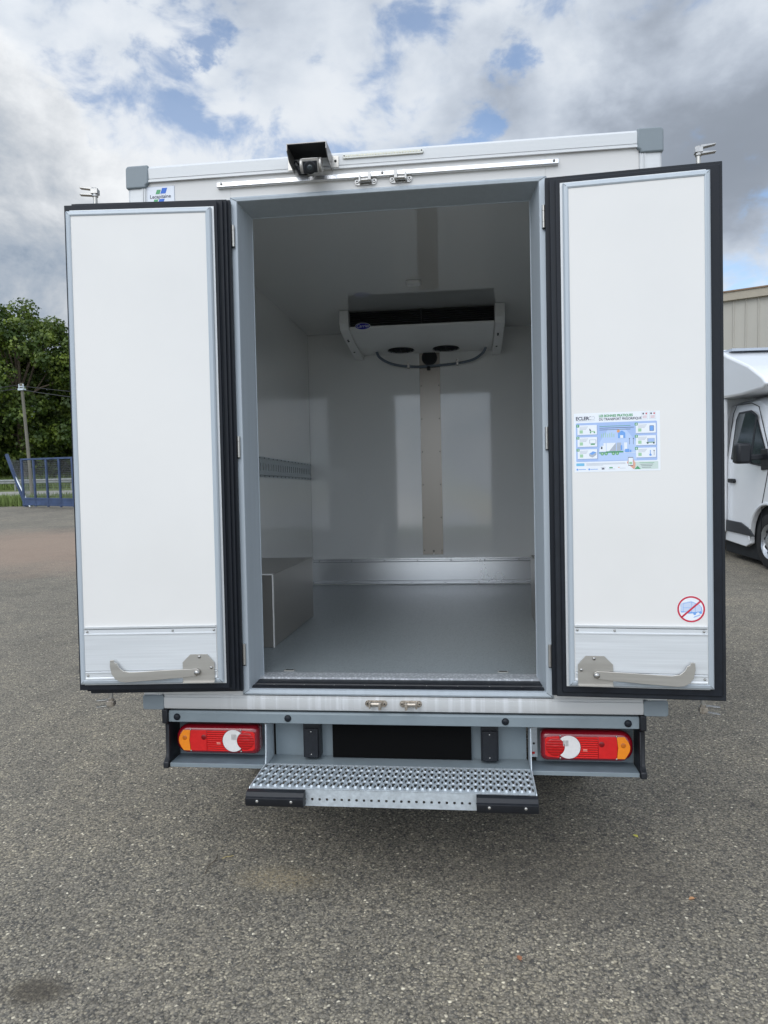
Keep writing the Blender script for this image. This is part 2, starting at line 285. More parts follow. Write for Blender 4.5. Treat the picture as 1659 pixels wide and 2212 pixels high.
# ------------------------------------------------------------------ mesh builder
class MB:
    def __init__(s,*mats): s.v=[]; s.f=[]; s.mi=[]; s.mats=list(mats) or [white]; s.cur=0; s.T=None
    def use(s,m):
        if m not in s.mats: s.mats.append(m)
        s.cur=s.mats.index(m); return s
    def add(s,vs,fs):
        o=len(s.v)
        if s.T is not None: vs=[s.T@Vector(q) for q in vs]
        s.v+= [tuple(q) for q in vs]; s.f+=[tuple(i+o for i in f) for f in fs]; s.mi+=[s.cur]*len(fs); return s
    def box(s,x0,x1,y0,y1,z0,z1):
        if x0>x1:x0,x1=x1,x0
        if y0>y1:y0,y1=y1,y0
        if z0>z1:z0,z1=z1,z0
        return s.add([(x0,y0,z0),(x1,y0,z0),(x1,y1,z0),(x0,y1,z0),(x0,y0,z1),(x1,y0,z1),(x1,y1,z1),(x0,y1,z1)],
            [(0,3,2,1),(4,5,6,7),(0,1,5,4),(1,2,6,5),(2,3,7,6),(3,0,4,7)])
    def prism(s,pts,fn,d0,d1):
        """pts 2D polygon; fn(a,b,d)->xyz ; extruded d0..d1"""
        n=len(pts); vs=[fn(a,b,d0) for a,b in pts]+[fn(a,b,d1) for a,b in pts]
        fs=[tuple(range(n)),tuple(range(2*n-1,n-1,-1))]+[(i,i+n,(i+1)%n+n,(i+1)%n) for i in range(n)]
        return s.add(vs,fs)
    def cyl(s,p0,p1,r,n=16,r2=None):
        p0=Vector(p0);p1=Vector(p1);r2=r if r2 is None else r2
        a=(p1-p0).normalized(); u=a.orthogonal().normalized(); w=a.cross(u)
        vs=[];
        for p,rr in((p0,r),(p1,r2)):
            for i in range(n):
                t=2*math.pi*i/n; vs.append(p+(u*math.cos(t)+w*math.sin(t))*rr)
        return s.add(vs,[tuple(range(n-1,-1,-1)),tuple(range(n,2*n))]+[(i,(i+1)%n,(i+1)%n+n,i+n) for i in range(n)])
    def tube(s,pts,r,n=10):
        pts=[Vector(p) for p in pts]; vs=[];fs=[]; up=None; rs=r if isinstance(r,(list,tuple)) else [r]*len(pts)
        for i,p in enumerate(pts):
            a=(pts[min(i+1,len(pts)-1)]-pts[max(i-1,0)]).normalized()
            if up is None: up=a.orthogonal().normalized()
            up=(up-a*up.dot(a)).normalized(); w=a.cross(up)
            for k in range(n):
                t=2*math.pi*k/n; vs.append(p+(up*math.cos(t)+w*math.sin(t))*rs[i])
        for i in range(len(pts)-1):
            for k in range(n): fs.append((i*n+k,i*n+(k+1)%n,(i+1)*n+(k+1)%n,(i+1)*n+k))
        fs.append(tuple(range(n-1,-1,-1))); fs.append(tuple(range((len(pts)-1)*n,len(pts)*n)))
        return s.add(vs,fs)
    def lathe(s,prof,c,axis,n=28):
        """prof list (r,h); c centre; axis direction"""
        c=Vector(c);a=Vector(axis).normalized();u=a.orthogonal().normalized();w=a.cross(u);vs=[];fs=[]
        for r,h in prof:
            for k in range(n):
                t=2*math.pi*k/n; vs.append(c+a*h+(u*math.cos(t)+w*math.sin(t))*max(r,1e-4))
        for i in range(len(prof)-1):
            for k in range(n): fs.append((i*n+k,i*n+(k+1)%n,(i+1)*n+(k+1)%n,(i+1)*n+k))
        return s.add(vs,fs)
    def dome(s,c,axis,r,h,n=12):
        return s.lathe([(r,0),(r*.92,h*.45),(r*.7,h*.8),(r*.35,h*.97),(0,h)],c,axis,n)
    def text(s,txt,size,fn,align='LEFT',sx=1.0,bold=0.0,shear=0.0):
        cu=bpy.data.curves.new('t','FONT'); cu.body=txt; cu.size=1.0; cu.align_x=align; cu.resolution_u=3; cu.offset=bold/size; cu.shear=shear
        o=bpy.data.objects.new('t',cu); COL.objects.link(o); bpy.context.view_layer.update()
        me=o.evaluated_get(bpy.context.evaluated_depsgraph_get()).to_mesh()
        vs=[fn(q.co.x*sx*size,q.co.y*size,0) for q in me.vertices]; fs=[tuple(p.vertices) for p in me.polygons]
        s.add(vs,fs); o.evaluated_get(bpy.context.evaluated_depsgraph_get()).to_mesh_clear()
        bpy.data.objects.remove(o); bpy.data.curves.remove(cu); return s
    def build(s,name,parent=None,bevel=None,ang=35,seg=2):
        me=bpy.data.meshes.new(name); me.from_pydata(s.v,[],s.f)
        for m in s.mats: me.materials.append(m)
        me.polygons.foreach_set('material_index',s.mi)
        me.polygons.foreach_set('use_smooth',[True]*len(me.polygons))
        bm=bmesh.new(); bm.from_mesh(me)
        if len(bm.faces)<60000: bmesh.ops.recalc_face_normals(bm,faces=bm.faces)
        bm.to_mesh(me); bm.free()
        me.set_sharp_from_angle(angle=R(ang))
        o=bpy.data.objects.new(name,me); COL.objects.link(o)
        if parent: o.parent=parent
        if bevel:
            b=o.modifiers.new('b','BEVEL'); b.width=bevel; b.segments=seg; b.limit_method='ANGLE'; b.angle_limit=R(40); b.harden_normals=False
        return o
def empty(name,loc=(0,0,0),rot=(0,0,0)):
    o=bpy.data.objects.new(name,None); COL.objects.link(o); o.location=loc; o.rotation_euler=rot; o.empty_display_size=.2; return o
def tag(o,label,cat,group=None,kind=None):
    if label: o['label']=label
    if cat: o['category']=cat
    if group: o['group']=group
    if kind: o['kind']=kind
    return o
def copy_tree(o,parent=None):
    c=o.copy(); COL.objects.link(c)
    if parent: c.parent=parent
    for ch in list(o.children): copy_tree(ch,c)
    return c
XZ=lambda a,b,d:(a,d,b)
def rrect(x0,x1,z0,z1,r,n=6):
    if isinstance(r,(int,float)): r=[r]*4
    pts=[]
    for (cx,cz,a0,rr) in ((x1-r[0],z1-r[0],0,r[0]),(x0+r[1],z1-r[1],90,r[1]),(x0+r[2],z0+r[2],180,r[2]),(x1-r[3],z0+r[3],270,r[3])):
        for i in range(n+1):
            t=R(a0+90*i/n); pts.append((cx+rr*math.cos(t),cz+rr*math.sin(t)))
    return pts
# ------------------------------------------------------------------ setting
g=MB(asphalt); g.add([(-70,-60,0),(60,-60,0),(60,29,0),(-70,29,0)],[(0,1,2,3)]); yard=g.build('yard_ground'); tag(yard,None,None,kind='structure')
g=MB(grassm); g.add([(-900,-900,-.03),(900,-900,-.03),(900,900,-.03),(-900,900,-.03)],[(0,1,2,3)]); tag(g.build('grass_field'),None,None,kind='structure')
g=MB(roadm); g.add([(-90,31.5,.004),(60,31.5,.004),(60,42,.004),(-90,42,.004)],[(0,1,2,3)]); tag(g.build('road'),None,None,kind='structure')
# grass verge tufts as stuff
def grass_patch(name,x0,x1,y0,y1,n,h,seed):
    rnd=random.Random(seed); g=MB(mat('grass_blades',(.15,.20,.06),.8,spec=.2,noise=(.8,.4,.05)))
    vs=[];fs=[]
    for i in range(n):
        x=rnd.uniform(x0,x1);y=rnd.uniform(y0,y1);hh=h*rnd.uniform(.35,1.3);a=rnd.uniform(0,6.28);w=.02+.03*rnd.random()
        dx,dy=math.cos(a)*w,math.sin(a)*w; lx,ly=rnd.gauss(0,.3)*hh,rnd.gauss(0,.3)*hh; k=len(vs)
        vs+=[(x-dx,y-dy,-.02),(x+dx,y+dy,-.02),(x+lx,y+ly,hh)]; fs.append((k,k+1,k+2))
    g.add(vs,fs); return tag(g.build(name),None,None,kind='stuff')
grass_patch('roadside_grass',-34,-12,25.6,30.5,16000,.35,1)
grass_patch('meadow_grass',-62,-18,46,56,16000,.8,2)
# ------------------------------------------------------------------ TRUCK
truck=empty('refrigerated_truck',(0,0,0),(TILT,0,0))
tag(truck,'white refrigerated box truck with both rear doors open wide, dark empty interior and grey bumper','truck')
# box shell
for s in (-1,1):
    b=MB(body,inner); b.use(body).box(s*1.014,s*1.040,.02,3.13,.69,2.85); b.use(inner).box(s*.984,s*1.014,.12,3.13,.69,2.85)
    b.build('side_wall',truck)
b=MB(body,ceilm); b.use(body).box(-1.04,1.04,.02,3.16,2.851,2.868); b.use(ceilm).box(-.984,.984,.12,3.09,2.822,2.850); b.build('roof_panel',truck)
b=MB(body,inner); b.use(body).box(-1.04,1.04,3.132,3.159,.69,2.849); b.use(inner).box(-.983,.983,3.072,3.131,.69,2.849); b.build('front_wall',truck)
b=MB(floorm); b.box(-.983,.983,.16,3.071,.70,.779); b.build('cargo_floor',truck)
# rear face panels around the opening
b=MB(body)
for s in (-1,1): b.box(s*.618,s*.962,0.0,.12,.724,2.812)
b.box(-.618,.618,0.0,.12,2.726,2.812); b.build('rear_panel',truck,bevel=.001)
for s in (-1,1):
    b=MB(aluw)
    b.prism(rrect(min(s*.962,s*1.045),max(s*.962,s*1.045),-.006,.09,.012),lambda a,c,d:(a,c,d),.724,2.79)
    for k in (.972,.980): b.box(s*k,s*(k+.004),-.010,-.004,.724,2.79)
    b.build('corner_post',truck)
b=MB(aluw); b.prism([(-.010,2.822),(-.012,2.862),(-.004,2.872),(.09,2.872),(.09,2.81),(-.004,2.81),(-.004,2.822)],lambda a,c,d:(d,a,c),-.956,.956)
b.box(-.956,.956,-.0125,-.004,2.8085,2.8165); b.box(-.956,.956,-.009,-.003,2.8185,2.8205)
b.build('roof_profile',truck)
for s in (-1,1):
    b=MB(greyc); c=.012
    pts=[(.954,2.876),(1.040,2.876),(1.049,2.868),(1.049,2.786),(.966,2.786),(.966,2.797),(.954,2.803)]
    pts=[(s*x,z) for x,z in pts]
    b.prism(pts,XZ,-.016,.10); b.build('roof_corner_cap',truck,bevel=.006,seg=3)
    b=MB(greyc); b.prism(rrect(min(s*.956,s*1.047),max(s*.956,s*1.047),.662,.723,.010),XZ,-.009,.09); b.build('sill_corner_cap',truck,bevel=.003)
b=MB(sillw); b.prism([(-.004,.7245),(-.004,.715),(-.008,.713),(-.010,.680),(-.006,.668),(.0,.665),(.10,.665),(.10,.7245)],lambda a,c,d:(d,a,c),-.955,.955); b.build('rear_sill',truck)
# door frame: mitred trim and tapering reveal
b=MB(trim)
def ring(b,o,i,yo,yi):
    """o,i = (x0,x1,z0,z1) at y yo / yi : four mitred quads"""
    O=[(o[0],yo,o[2]),(o[1],yo,o[2]),(o[1],yo,o[3]),(o[0],yo,o[3])]; I=[(i[0],yi,i[2]),(i[1],yi,i[2]),(i[1],yi,i[3]),(i[0],yi,i[3])]
    for k in range(4): b.add([O[k],O[(k+1)%4],I[(k+1)%4],I[k]],[(0,1,2,3)])
o_=(-.621,.621,.727,2.728); r1=(-.619,.619,.729,2.726); r2=(-.612,.612,.736,2.719); r3=(-.592,.592,.750,2.709); r4=(-.590,.590,.752,2.707)
ring(b,o_,r1,.0,-.008); ring(b,r1,r2,-.008,-.013); ring(b,r2,r3,-.013,-.011); ring(b,r3,r4,-.011,-.006)
ring(b,r4,(-.568,.568,.764,2.686),-.006,.115); ring(b,(-.568,.568,.764,2.686),(-.568,.568,.70,2.686),.115,.125)
b.box(-.985,-.566,.119,.124,.77,2.822); b.box(.566,.985,.119,.124,.77,2.822); b.box(-.566,.566,.119,.124,2.684,2.822)
# mitre joint lines
b.use(dark)
for sx in (-1,1):
    for zo,zi in ((2.719,2.709),(.736,.750)):
        b.tube([(sx*.617,-.0135,zo+(.004 if zo>2 else -.004)),(sx*.592,-.0123,zi)],.0007,4)
b.build('door_frame',truck,ang=12)
# threshold
b=MB(blackp,rubber); b.prism([(.004,.750),(.004,.756),(.018,.760),(.030,.761),(.033,.757),(.037,.757),(.040,.763),(.082,.771),(.082,.75)],lambda a,c,d:(d,a,c),-.585,.585)
b.use(chrome)
for k in range(9): b.dome((-.50+k*.125,.035,.757),(0,0,1),.0042,.005,8)
b.build('threshold_seal',truck)
b=MB(chequer); b.box(-.575,.575,.083,.160,.74,.7795); b.build('chequer_strip',truck)
for x in (-.475,.435):
    b=MB(steel,dark); b.use(steel).box(x-.022,x+.022,.185,.205,.778,.7815); b.use(dark).box(x-.016,x+.016,.190,.200,.780,.7822)
    b.build('floor_drain',truck)
# inner lining trims
b=MB(polal,chrome)
b.prism([(3.0725,.787),(3.060,.787),(3.060,.803),(3.066,.806),(3.062,.812),(3.067,.815),(3.067,.962),(3.062,.966),(3.066,.969),(3.066,.980),(3.060,.984),(3.060,.994),(3.0725,.994)],lambda a,c,d:(d,a,c),-.983,.983)
for i in range(8):
    x=-.93+i*.27; b.use(chrome).dome((x,3.064,.974),(0,-1,0),.005,.004,8).dome((x-.05,3.060,.797),(0,-1,0),.005,.004,8)
b.build('kick_rail',truck)
b=MB(duct,dark,chrome); b.use(duct).prism([(-.075,1.020),(.010,1.020),(.010,1.032),(.016,1.032),(.016,1.020),(.090,1.020),(.090,2.64),(-.075,2.64)],XZ,3.0705,3.0685)
for i in range(6):
    z=1.055+i*.265
    for x in (-.063,.078): b.use(dark).dome((x,3.0684,z),(0,-1,0),.005,.003,8)
b.use(dark).box(.006,.020,3.066,3.068,1.043,1.056)
b.build('cable_cover',truck)
# perforated cargo rail on the side walls
def perf(b,cells,fn,z0,hole_fn=None):
    """cells: list of (x0,x1,y0,y1,holepts or None, lift): flat plate with holes"""
    for (x0,x1,y0,y1,hp,lift) in cells:
        if not hp:
            b.add([fn(x0,y0,z0),fn(x1,y0,z0),fn(x1,y1,z0),fn(x0,y1,z0)],[(0,1,2,3)]); continue
        n=len(hp); cx=sum(p[0] for p in hp)/n; cy=sum(p[1] for p in hp)/n; outer=[]
        for (px,py) in hp:
            dx,dy=px-cx,py-cy; t=1e9
            if dx>1e-9:t=min(t,(x1-cx)/dx)
            if dx<-1e-9:t=min(t,(x0-cx)/dx)
            if dy>1e-9:t=min(t,(y1-cy)/dy)
            if dy<-1e-9:t=min(t,(y0-cy)/dy)
            outer.append((cx+dx*t,cy+dy*t))
        # include the cell corners
        cor=[(x1,y1),(x0,y1),(x0,y0),(x1,y0)]
        base=[fn(x,y,z0) for x,y in outer]+[fn(x,y,z0+lift) for x,y in hp]+[fn(x,y,z0+lift-.004) for x,y in hp]
        fs=[(i,(i+1)%n,(i+1)%n+n,i+n) for i in range(n)]+[(i+n,(i+1)%n+n,(i+1)%n+2*n,i+2*n) for i in range(n)]
        for c in cor:
            ac=math.atan2(c[1]-cy,c[0]-cx)
            for i in range(n):
                a0=math.atan2(outer[i][1]-cy,outer[i][0]-cx);a1=math.atan2(outer[(i+1)%n][1]-cy,outer[(i+1)%n][0]-cx)
                d1=(a1-a0)%(2*math.pi); d2=(ac-a0)%(2*math.pi)
                if d2<d1 and 1e-6<d2:
                    base.append(fn(c[0],c[1],z0)); fs.append((i,len(base)-1,(i+1)%n)); break
        b.add(base,fs)
for s in (-1,1):
    b=MB(galv,dark); fn=lambda a,c,d,s=s:(s*(.984-.012-d),a,c)
    cells=[]; y=.16; P=.062
    while y+P<=3.05:
        cy=y+P/2
        def slot(c0,c1,w): return [(cy+w,c1-w),(cy+w*.5,c1),(cy-w*.5,c1),(cy-w,c1-w),(cy-w,c0+w),(cy-w*.5,c0),(cy+w*.5,c0),(cy+w,c0+w)]
        cells+=[(y,y+P,1.660,1.685,None,0),(y,y+P,1.685,1.735,slot(1.688,1.732,.0155),0),(y,y+P,1.735,1.760,None,0)]
        y+=P
    perf(b,cells,fn,0)
    b.prism([(.984,1.645),(.978,1.645),(.978,1.658),(.971,1.661),(.972,1.663),(.984,1.650)],lambda a,c,d,s=s:(s*a,d,c),.16,3.06)
    b.prism([(.984,1.775),(.978,1.775),(.978,1.762),(.971,1.759),(.972,1.757),(.984,1.770)],lambda a,c,d,s=s:(s*a,d,c),.16,3.06)
    for i in range(28):
        for z in (1.653,1.767): b.use(dark).dome((s*.978,.2+i*.105,z),(-s,0,0),.0045,.003,6)
    b.build('cargo_rail',truck,ang=60)
# wheel boxes
for s in (-1,1):
    b=MB(steel_d); b.box(s*.664,s*.9835,.652,1.575,.7795,1.143); wb=b.build('wheel_box',truck,bevel=.003)
    b=MB(white); b.box(s*.6615,s*.668,.648,.656,.7797,1.147); b.box(s*.6615,s*.983,.648,.656,1.140,1.1465); b.build('edge_trim',wb)
# ceiling fittings
b=MB(acw); b.prism(rrect(-.055,.035,1.62,1.69,.02),lambda a,c,d:(a,c,d),2.8215,2.800); b.build('ceiling_lamp',truck,bevel=.003)
# evaporator unit
ev=MB(acw)
prof=[(2.325,2.712),(2.33,2.698),(2.37,2.688),(2.66,2.652),(2.74,2.645),(3.068,2.640),(3.068,2.821),(2.42,2.821),(2.42,2.715)]
ev.prism(prof,lambda a,c,d:(d,a,c),-.520,.502); EV=ev.build('evaporator_unit',truck,bevel=.006)
b=MB(blackp,rubber); b.box(-.519,.501,2.375,2.390,2.708,2.8215)
b.use(mat('louvre_grey',(.06,.065,.07),.4,noise=(30,.1,.05)))
for k in range(7): b.box(-.515,.498,2.335,2.376,2.716+k*.0150,2.7185+k*.0150)
b.box(-.012,-.006,2.333,2.376,2.715,2.8215)
b.build('air_grille',EV)
for s,x0,x1 in ((-1,-.586,-.521),(1,.503,.572)):
    b=MB(acw,dark); b.prism([(2.29,2.8215),(2.29,2.73),(2.32,2.69),(2.42,2.665),(2.95,2.605),(3.068,2.605),(3.068,2.8215)],lambda a,c,d:(d,a,c),x0,x1)
    for (y,z) in ((2.50,2.654),(2.53,2.650),(2.8,2.620)): b.use(dark).box(x0+.02,x0+.035,y-.006,y+.006,z-.004,z+.01)
    b.build('side_cover',EV,bevel=.012,seg=3)
for x in (-.205,.145):
    b=MB(blackp,dark); n=Vector((0,-.02,-1)).normalized()
    c=Vector((x,2.90,2.6424)); b.use(dark).cyl(c-n*.01,c+n*.003,.100,28)
    b.use(blackp)
    for k in range(6):
        t=math.pi*k/6; d=Vector((math.cos(t)*.10,math.sin(t)*.10,-math.sin(t)*.10*.02)); b.tube([c+n*.006-d,c+n*.006+d],.0016,4)
    for k in (.04,.075,.104): b.tube([c+n*.006+Vector((math.cos(t)*k,math.sin(t)*k,-math.sin(t)*k*.02)) for t in [2*math.pi*i/24 for i in range(25)]],.0016,4)
    b.build('fan_opening',EV)
b=MB(hosem,blackp,chrome)
hp=[(-.40,2.93,2.64),(-.38,2.96,2.60),(-.30,3.0,2.557),(-.18,3.03,2.535),(-.05,3.045,2.530),(.1,3.045,2.536),(.25,3.03,2.545),(.36,3.0,2.565),(.43,2.96,2.605),(.455,2.93,2.65)]
def smooth(pts,k=6):
    P=[Vector(p) for p in pts]; out=[]
    for i in range(len(P)-1):
        a=P[max(i-1,0)];b0=P[i];c=P[i+1];d=P[min(i+2,len(P)-1)]
        for j in range(k):
            t=j/k; out.append(.5*((2*b0)+(-a+c)*t+(2*a-5*b0+4*c-d)*t*t+(-a+3*b0-3*c+d)*t**3))
    return out+[P[-1]]
b.use(hosem).tube(smooth(hp),.0105,10)
b.use(chrome).box(-.168,-.152,3.02,3.068,2.52,2.56).box(.222,.238,3.02,3.068,2.53,2.575)
b.use(blackp).cyl((.0,3.045,2.53),(.0,3.045,2.50),.014,12)
b.build('drain_hose',EV)
b=MB(dark,blackp); b.use(blackp).cyl((.007,3.069,2.600),(.007,3.05,2.600),.062,24); b.use(dark).cyl((.007,3.052,2.600),(.007,3.048,2.600),.052,24); b.build('pipe_gland',truck)
b=MB(navy,pwht); n=Vector((0,-.96,-.28))
def oval(rx,rz,k=28): return [(rx*math.cos(2*math.pi*i/k),rz*math.sin(2*math.pi*i/k)) for i in range(k)]
fn=lambda a,c,d:(-.422+a, 2.322-d*.96+c*-.25, 2.712+c*.96-d*.25)
b.use(pwht).prism(oval(.055,.024),fn,0,.004); b.use(navy).prism(oval(.052,.021),fn,.0041,.0055)
b.use(pwht).text('Carrier',.032,lambda a,c,d:fn(a,c-.008,.0062),'CENTER',shear=.35); b.build('badge',EV)
# ------------------------------------------------------------------ rear face fittings
b=MB(polal,chrome); b.prism([(-.0145,2.7665),(-.0175,2.768),(-.0165,2.784),(-.012,2.7865),(0,2.7865),(0,2.7645),(-.013,2.7645)],lambda a,c,d:(d,a,c),-.668,.665)
for x in (-.650,-.005,.648): b.use(chrome).dome((x,-.018,2.7775),(0,-1,0),.0055,.004,10); b.use(dark).cyl((x,-.0215,2.7775),(x,-.0226,2.7775),.002,6)
b.build('drip_rail',truck,bevel=.0012)
def keeper(x,z,s,parent,rust=False):
    m_=rustc if rust else chrome
    b=MB(m_,dark); fn=lambda a,c,d:(x+a,-d,z+c)
    b.prism(rrect(-.044,.044,-.014,.014,.0135,8),fn,0.0,.006)
    for a in (-.034,.034): b.use(m_).cyl(fn(a,0,.006),fn(a,0,.010),.0075,12); b.use(dark).cyl(fn(a,0,.010),fn(a,0,.0108),.0035,8)
    b.use(m_).cyl(fn(-.02,0,.016),fn(.02,0,.016),.0085,12)
    b.box(x-s*.024,x-s*.017,-.034,-.006,z-.010,z+.016)
    b.prism([(x+s*.012,z-.006),(x+s*.024,z-.006),(x+s*.024,z+.022),(x+s*.012,z+.022)],XZ,-.036,-.006)
    return b.build('lock_keeper',parent,bevel=.002)
keeper(-.072,2.754,1,truck); keeper(.066,2.754,-1,truck)
def keeper_low(x,z,s): 
    m_=rustc
    b=MB(m_,dark); fn=lambda a,c,d:(x+a,-.0085-d,z+c)
    b.prism(rrect(-.044,.044,-.013,.013,.0125,8),fn,0.0,.006)
    for a in (-.034,.034): b.use(m_).cyl(fn(a,0,.006),fn(a,0,.010),.0075,12); b.use(dark).cyl(fn(a,0,.010),fn(a,0,.0108),.003,8)
    b.use(m_).cyl(fn(-.02,0,.014),fn(.02,0,.014),.0085,12)
    b.box(x-s*.026,x-s*.020,-.040,-.014,z-.013,z+.011); b.box(x+s*.012,x+s*.022,-.040,-.014,z-.019,z+.006)
    return b.build('lock_keeper',truck,bevel=.002)
keeper_low(-.074,.700,1); keeper_low(.064,.700,-1)
# brand plate
b=MB(pgry,stickw,blue,green,ink)
b.use(pgry).box(-.970,-.850,-.0010,0.0,2.700,2.793); b.use(stickw).box(-.968,-.852,-.0022,-.0010,2.702,2.791)
def para(m_,x,z,w,h,sl,d=-.0027): b.use(m_).add([(x,d,z),(x+w,d,z),(x+w+sl,d,z+h),(x+sl,d,z+h)],[(0,1,2,3)])
para(green,-.930,2.762,.017,.017,.006); para(blue,-.910,2.763,.022,.022,.008); para(green,-.942,2.724,.017,.017,.006); para(blue,-.922,2.720,.022,.022,.008)
b.use(ink).text('Lecapitaine',.0200,lambda a,c,d:(-.910+a,-.0028,2.7455+c),'CENTER',sx=.98,bold=.0003)
b.build('maker_plate',truck)
# marker LED strip
b=MB(clearp,ledm,dark); b.use(clearp).prism(rrect(-.160,.156,2.842,2.857,.0068,6),XZ,-.0125,-.019)
for i in range(28): b.use(ledm).dome((-.145+i*.0105,-.019,2.8505),(0,-1,0),.0028,.002,6)
for x in (-.153,.149): b.use(dark).dome((x,-.019,2.852),(0,-1,0),.003,.002,6)
b.build('marker_lamp',truck,bevel=.0015)
# reversing camera with hood
b=MB(mat('hood_metal',(.30,.29,.28),.35,.7,noise=(40,.1,.1)),dark,steel)
hx0,hx1=-.353,-.200; t=.003; yb=-.014; yf=-.140
b.use(b.mats[0]).box(hx0,hx1,yf,yb,2.855,2.858)
for x in (hx0,hx1-t): b.prism([(yb,2.855),(yf,2.855),(yf,2.832),(yf+.035,2.805),(yb,2.796)],lambda a,c,d:(d,a,c),x,x+t)
b.use(steel).box(hx0-.024,hx0+.003,yb-.002,yb,2.812,2.856); b.box(hx1-.003,hx1+.024,yb-.002,yb,2.812,2.856)
for x in (hx0-.012,hx1+.012): b.use(dark).dome((x,yb-.002,2.836),(0,-1,0),.005,.005,10)
b.use(dark).box(hx0+.0035,hx1-.0035,yf+.003,yb,2.8525,2.8547)
hood=b.build('camera_hood',truck)
camm=mat('camera_body',(.50,.48,.45),.38,.5,noise=(60,.1,.08))
b=MB(camm,dark,blackp,glass)
b.T=Matrix.Translation((-.266,-.100,2.788))@Matrix.Rotation(R(24),4,'X')@Matrix.Scale(1.02,4)
b.use(camm).box(-.030,.030,-.030,.030,-.022,.026); b.use(blackp).box(-.027,.027,-.034,-.0305,-.024,.016)
b.use(dark).cyl((0,-.034,-.006),(0,-.038,-.006),.017,24); b.use(glass).dome((0,-.038,-.006),(0,-1,0),.010,.003,18)
b.use(blackp).lathe([(.0225,0),(.0235,.002),(.020,.004),(.018,.004)],(0,-.034,-.006),(0,-1,0),24)
b.use(camm).cyl((-.040,0,0),(-.031,0,0),.026,20); b.cyl((.031,0,0),(.040,0,0),.026,20)
b.T=None
b.use(blackp).box(-.335,-.300,-.06,-.012,2.79,2.81); b.use(blackp).tube(smooth([(-.325,-.02,2.82),(-.338,-.05,2.83),(-.335,-.085,2.80),(-.325,-.05,2.785)]),.004,8)
b.build('reversing_camera',truck,bevel=.002)
# ------------------------------------------------------------------ bumper
b=MB(bump_m); b.prism([(.0,.610),(.0,.648),(.006,.656),(.05,.657),(.05,.652),(.008,.646),(.006,.610)],lambda a,c,d:(d,a,c),-.941,.941)
b.prism([(.0,.610),(.0,.613),(.05,.613),(.05,.610)],lambda a,c,d:(d,a,c),-.941,.941)
b.build('bumper_beam',truck,bevel=.001)
b=MB(bump_m); b.box(-.52,.52,.112,.118,.438,.640)
b.box(-.941,-.560,.112,.118,.438,.640) ; b.box(.560,.941,.112,.118,.438,.640); b.build('bumper_back_panel',truck)
for s in (-1,1):
    b=MB(bump_d,bump_m); b.use(bump_d).box(s*.533,s*.940,.001,.111,.4355,.4395); b.use(bump_m).box(s*.533,s*.940,-.002,.001,.423,.439); b.build('lamp_shelf',truck,bevel=.0012)
    b=MB(blackp); b.prism([(-.012,.664),(-.012,.606),(.012,.600),(.018,.596),(.018,.470),(.010,.458),(-.012,.444),(-.014,.420),(.02,.416),(.11,.416),(.12,.43),(.12,.655),(.11,.664)],lambda a,c,d:(d,a,c),s*.9425,s*.966)
    b.box(s*.9415,s*.949,.0,.11,.44,.60); b.build('bumper_end_cap',truck,bevel=.004)
for x in (-.905,-.438,.433,.899):
    b=MB(rubber); b.dome((x,0,.631),(0,-1,0),.0145,.009,20); b.build('bumper_plug',truck)
# step: hopper-punched tread
b=MB(galv); fnT=lambda a,c,d:(a,c,.444+d)
cells=[]; P=.0277; NX=38; x0=-NX*P/2; rows=4; RY=.054; y0=-.228
def tear(cx,cy,k=1.0):
    pts=[]  # teardrop outline, wide towards the truck
    for i in range(8):
        t=R(-20+220*i/7); pts.append((cx+.0078*k*math.cos(t),cy+.010*k+.0085*k*math.sin(t)))
    pts+=[(cx-.0035*k,cy-.008*k),(cx-.0032*k,cy-.020*k),(cx+.0032*k,cy-.020*k),(cx+.0035*k,cy-.008*k)]
    return pts
def ell(cx,cy,a_,b_,n=10): return [(cx+a_*math.cos(2*math.pi*i/n),cy+b_*math.sin(2*math.pi*i/n)) for i in range(n)]
for r in range(rows):
    ya=y0+r*RY; yb_=ya+RY
    for i in range(NX):
        xa=x0+i*P; off=0
        cells.append((xa,xa+P*.60,ya,yb_,tear(xa+P*.30,(ya+yb_)/2+.002,1.04),.0065))
        cells.append((xa+P*.60,xa+P,ya,yb_,ell(xa+P*.8,(ya+yb_)/2+.006,.0044,.0170),-.002))
perf(b,cells,fnT,0)
yE=y0+rows*RY
b.box(x0,x0+NX*P,yE,.005,.4400,.4438)
b.box(x0,x0+NX*P,-.240,y0,.4405,.4442)
tread=b.build('step_tread',truck,ang=25)
b=MB(galv); fnF=lambda a,c,d:(a,-.240-d,c); cells=[]
for i in range(NX):
    xa=x0+i*P; cells+=[(xa,xa+P,.414,.4425,None,0),(xa,xa+P,.396,.414,rrect(xa+P/2-.0048,xa+P/2+.0048,.4002,.4098,.0025,2),0),(xa,xa+P,.380,.396,None,0)]
perf(b,cells,fnF,0); b.box(x0,x0+NX*P,-.2395,-.21,.380,.383); b.tube([(x0,-.2385,.4425),(-x0,-.2385,.4425)],.0018,6); b.build('step_front_edge',tread)
b=MB(bump_m,galv); b.use(bump_m).box(-.526,.526,.0055,.111,.4385,.4425); b.build('step_shelf',truck)
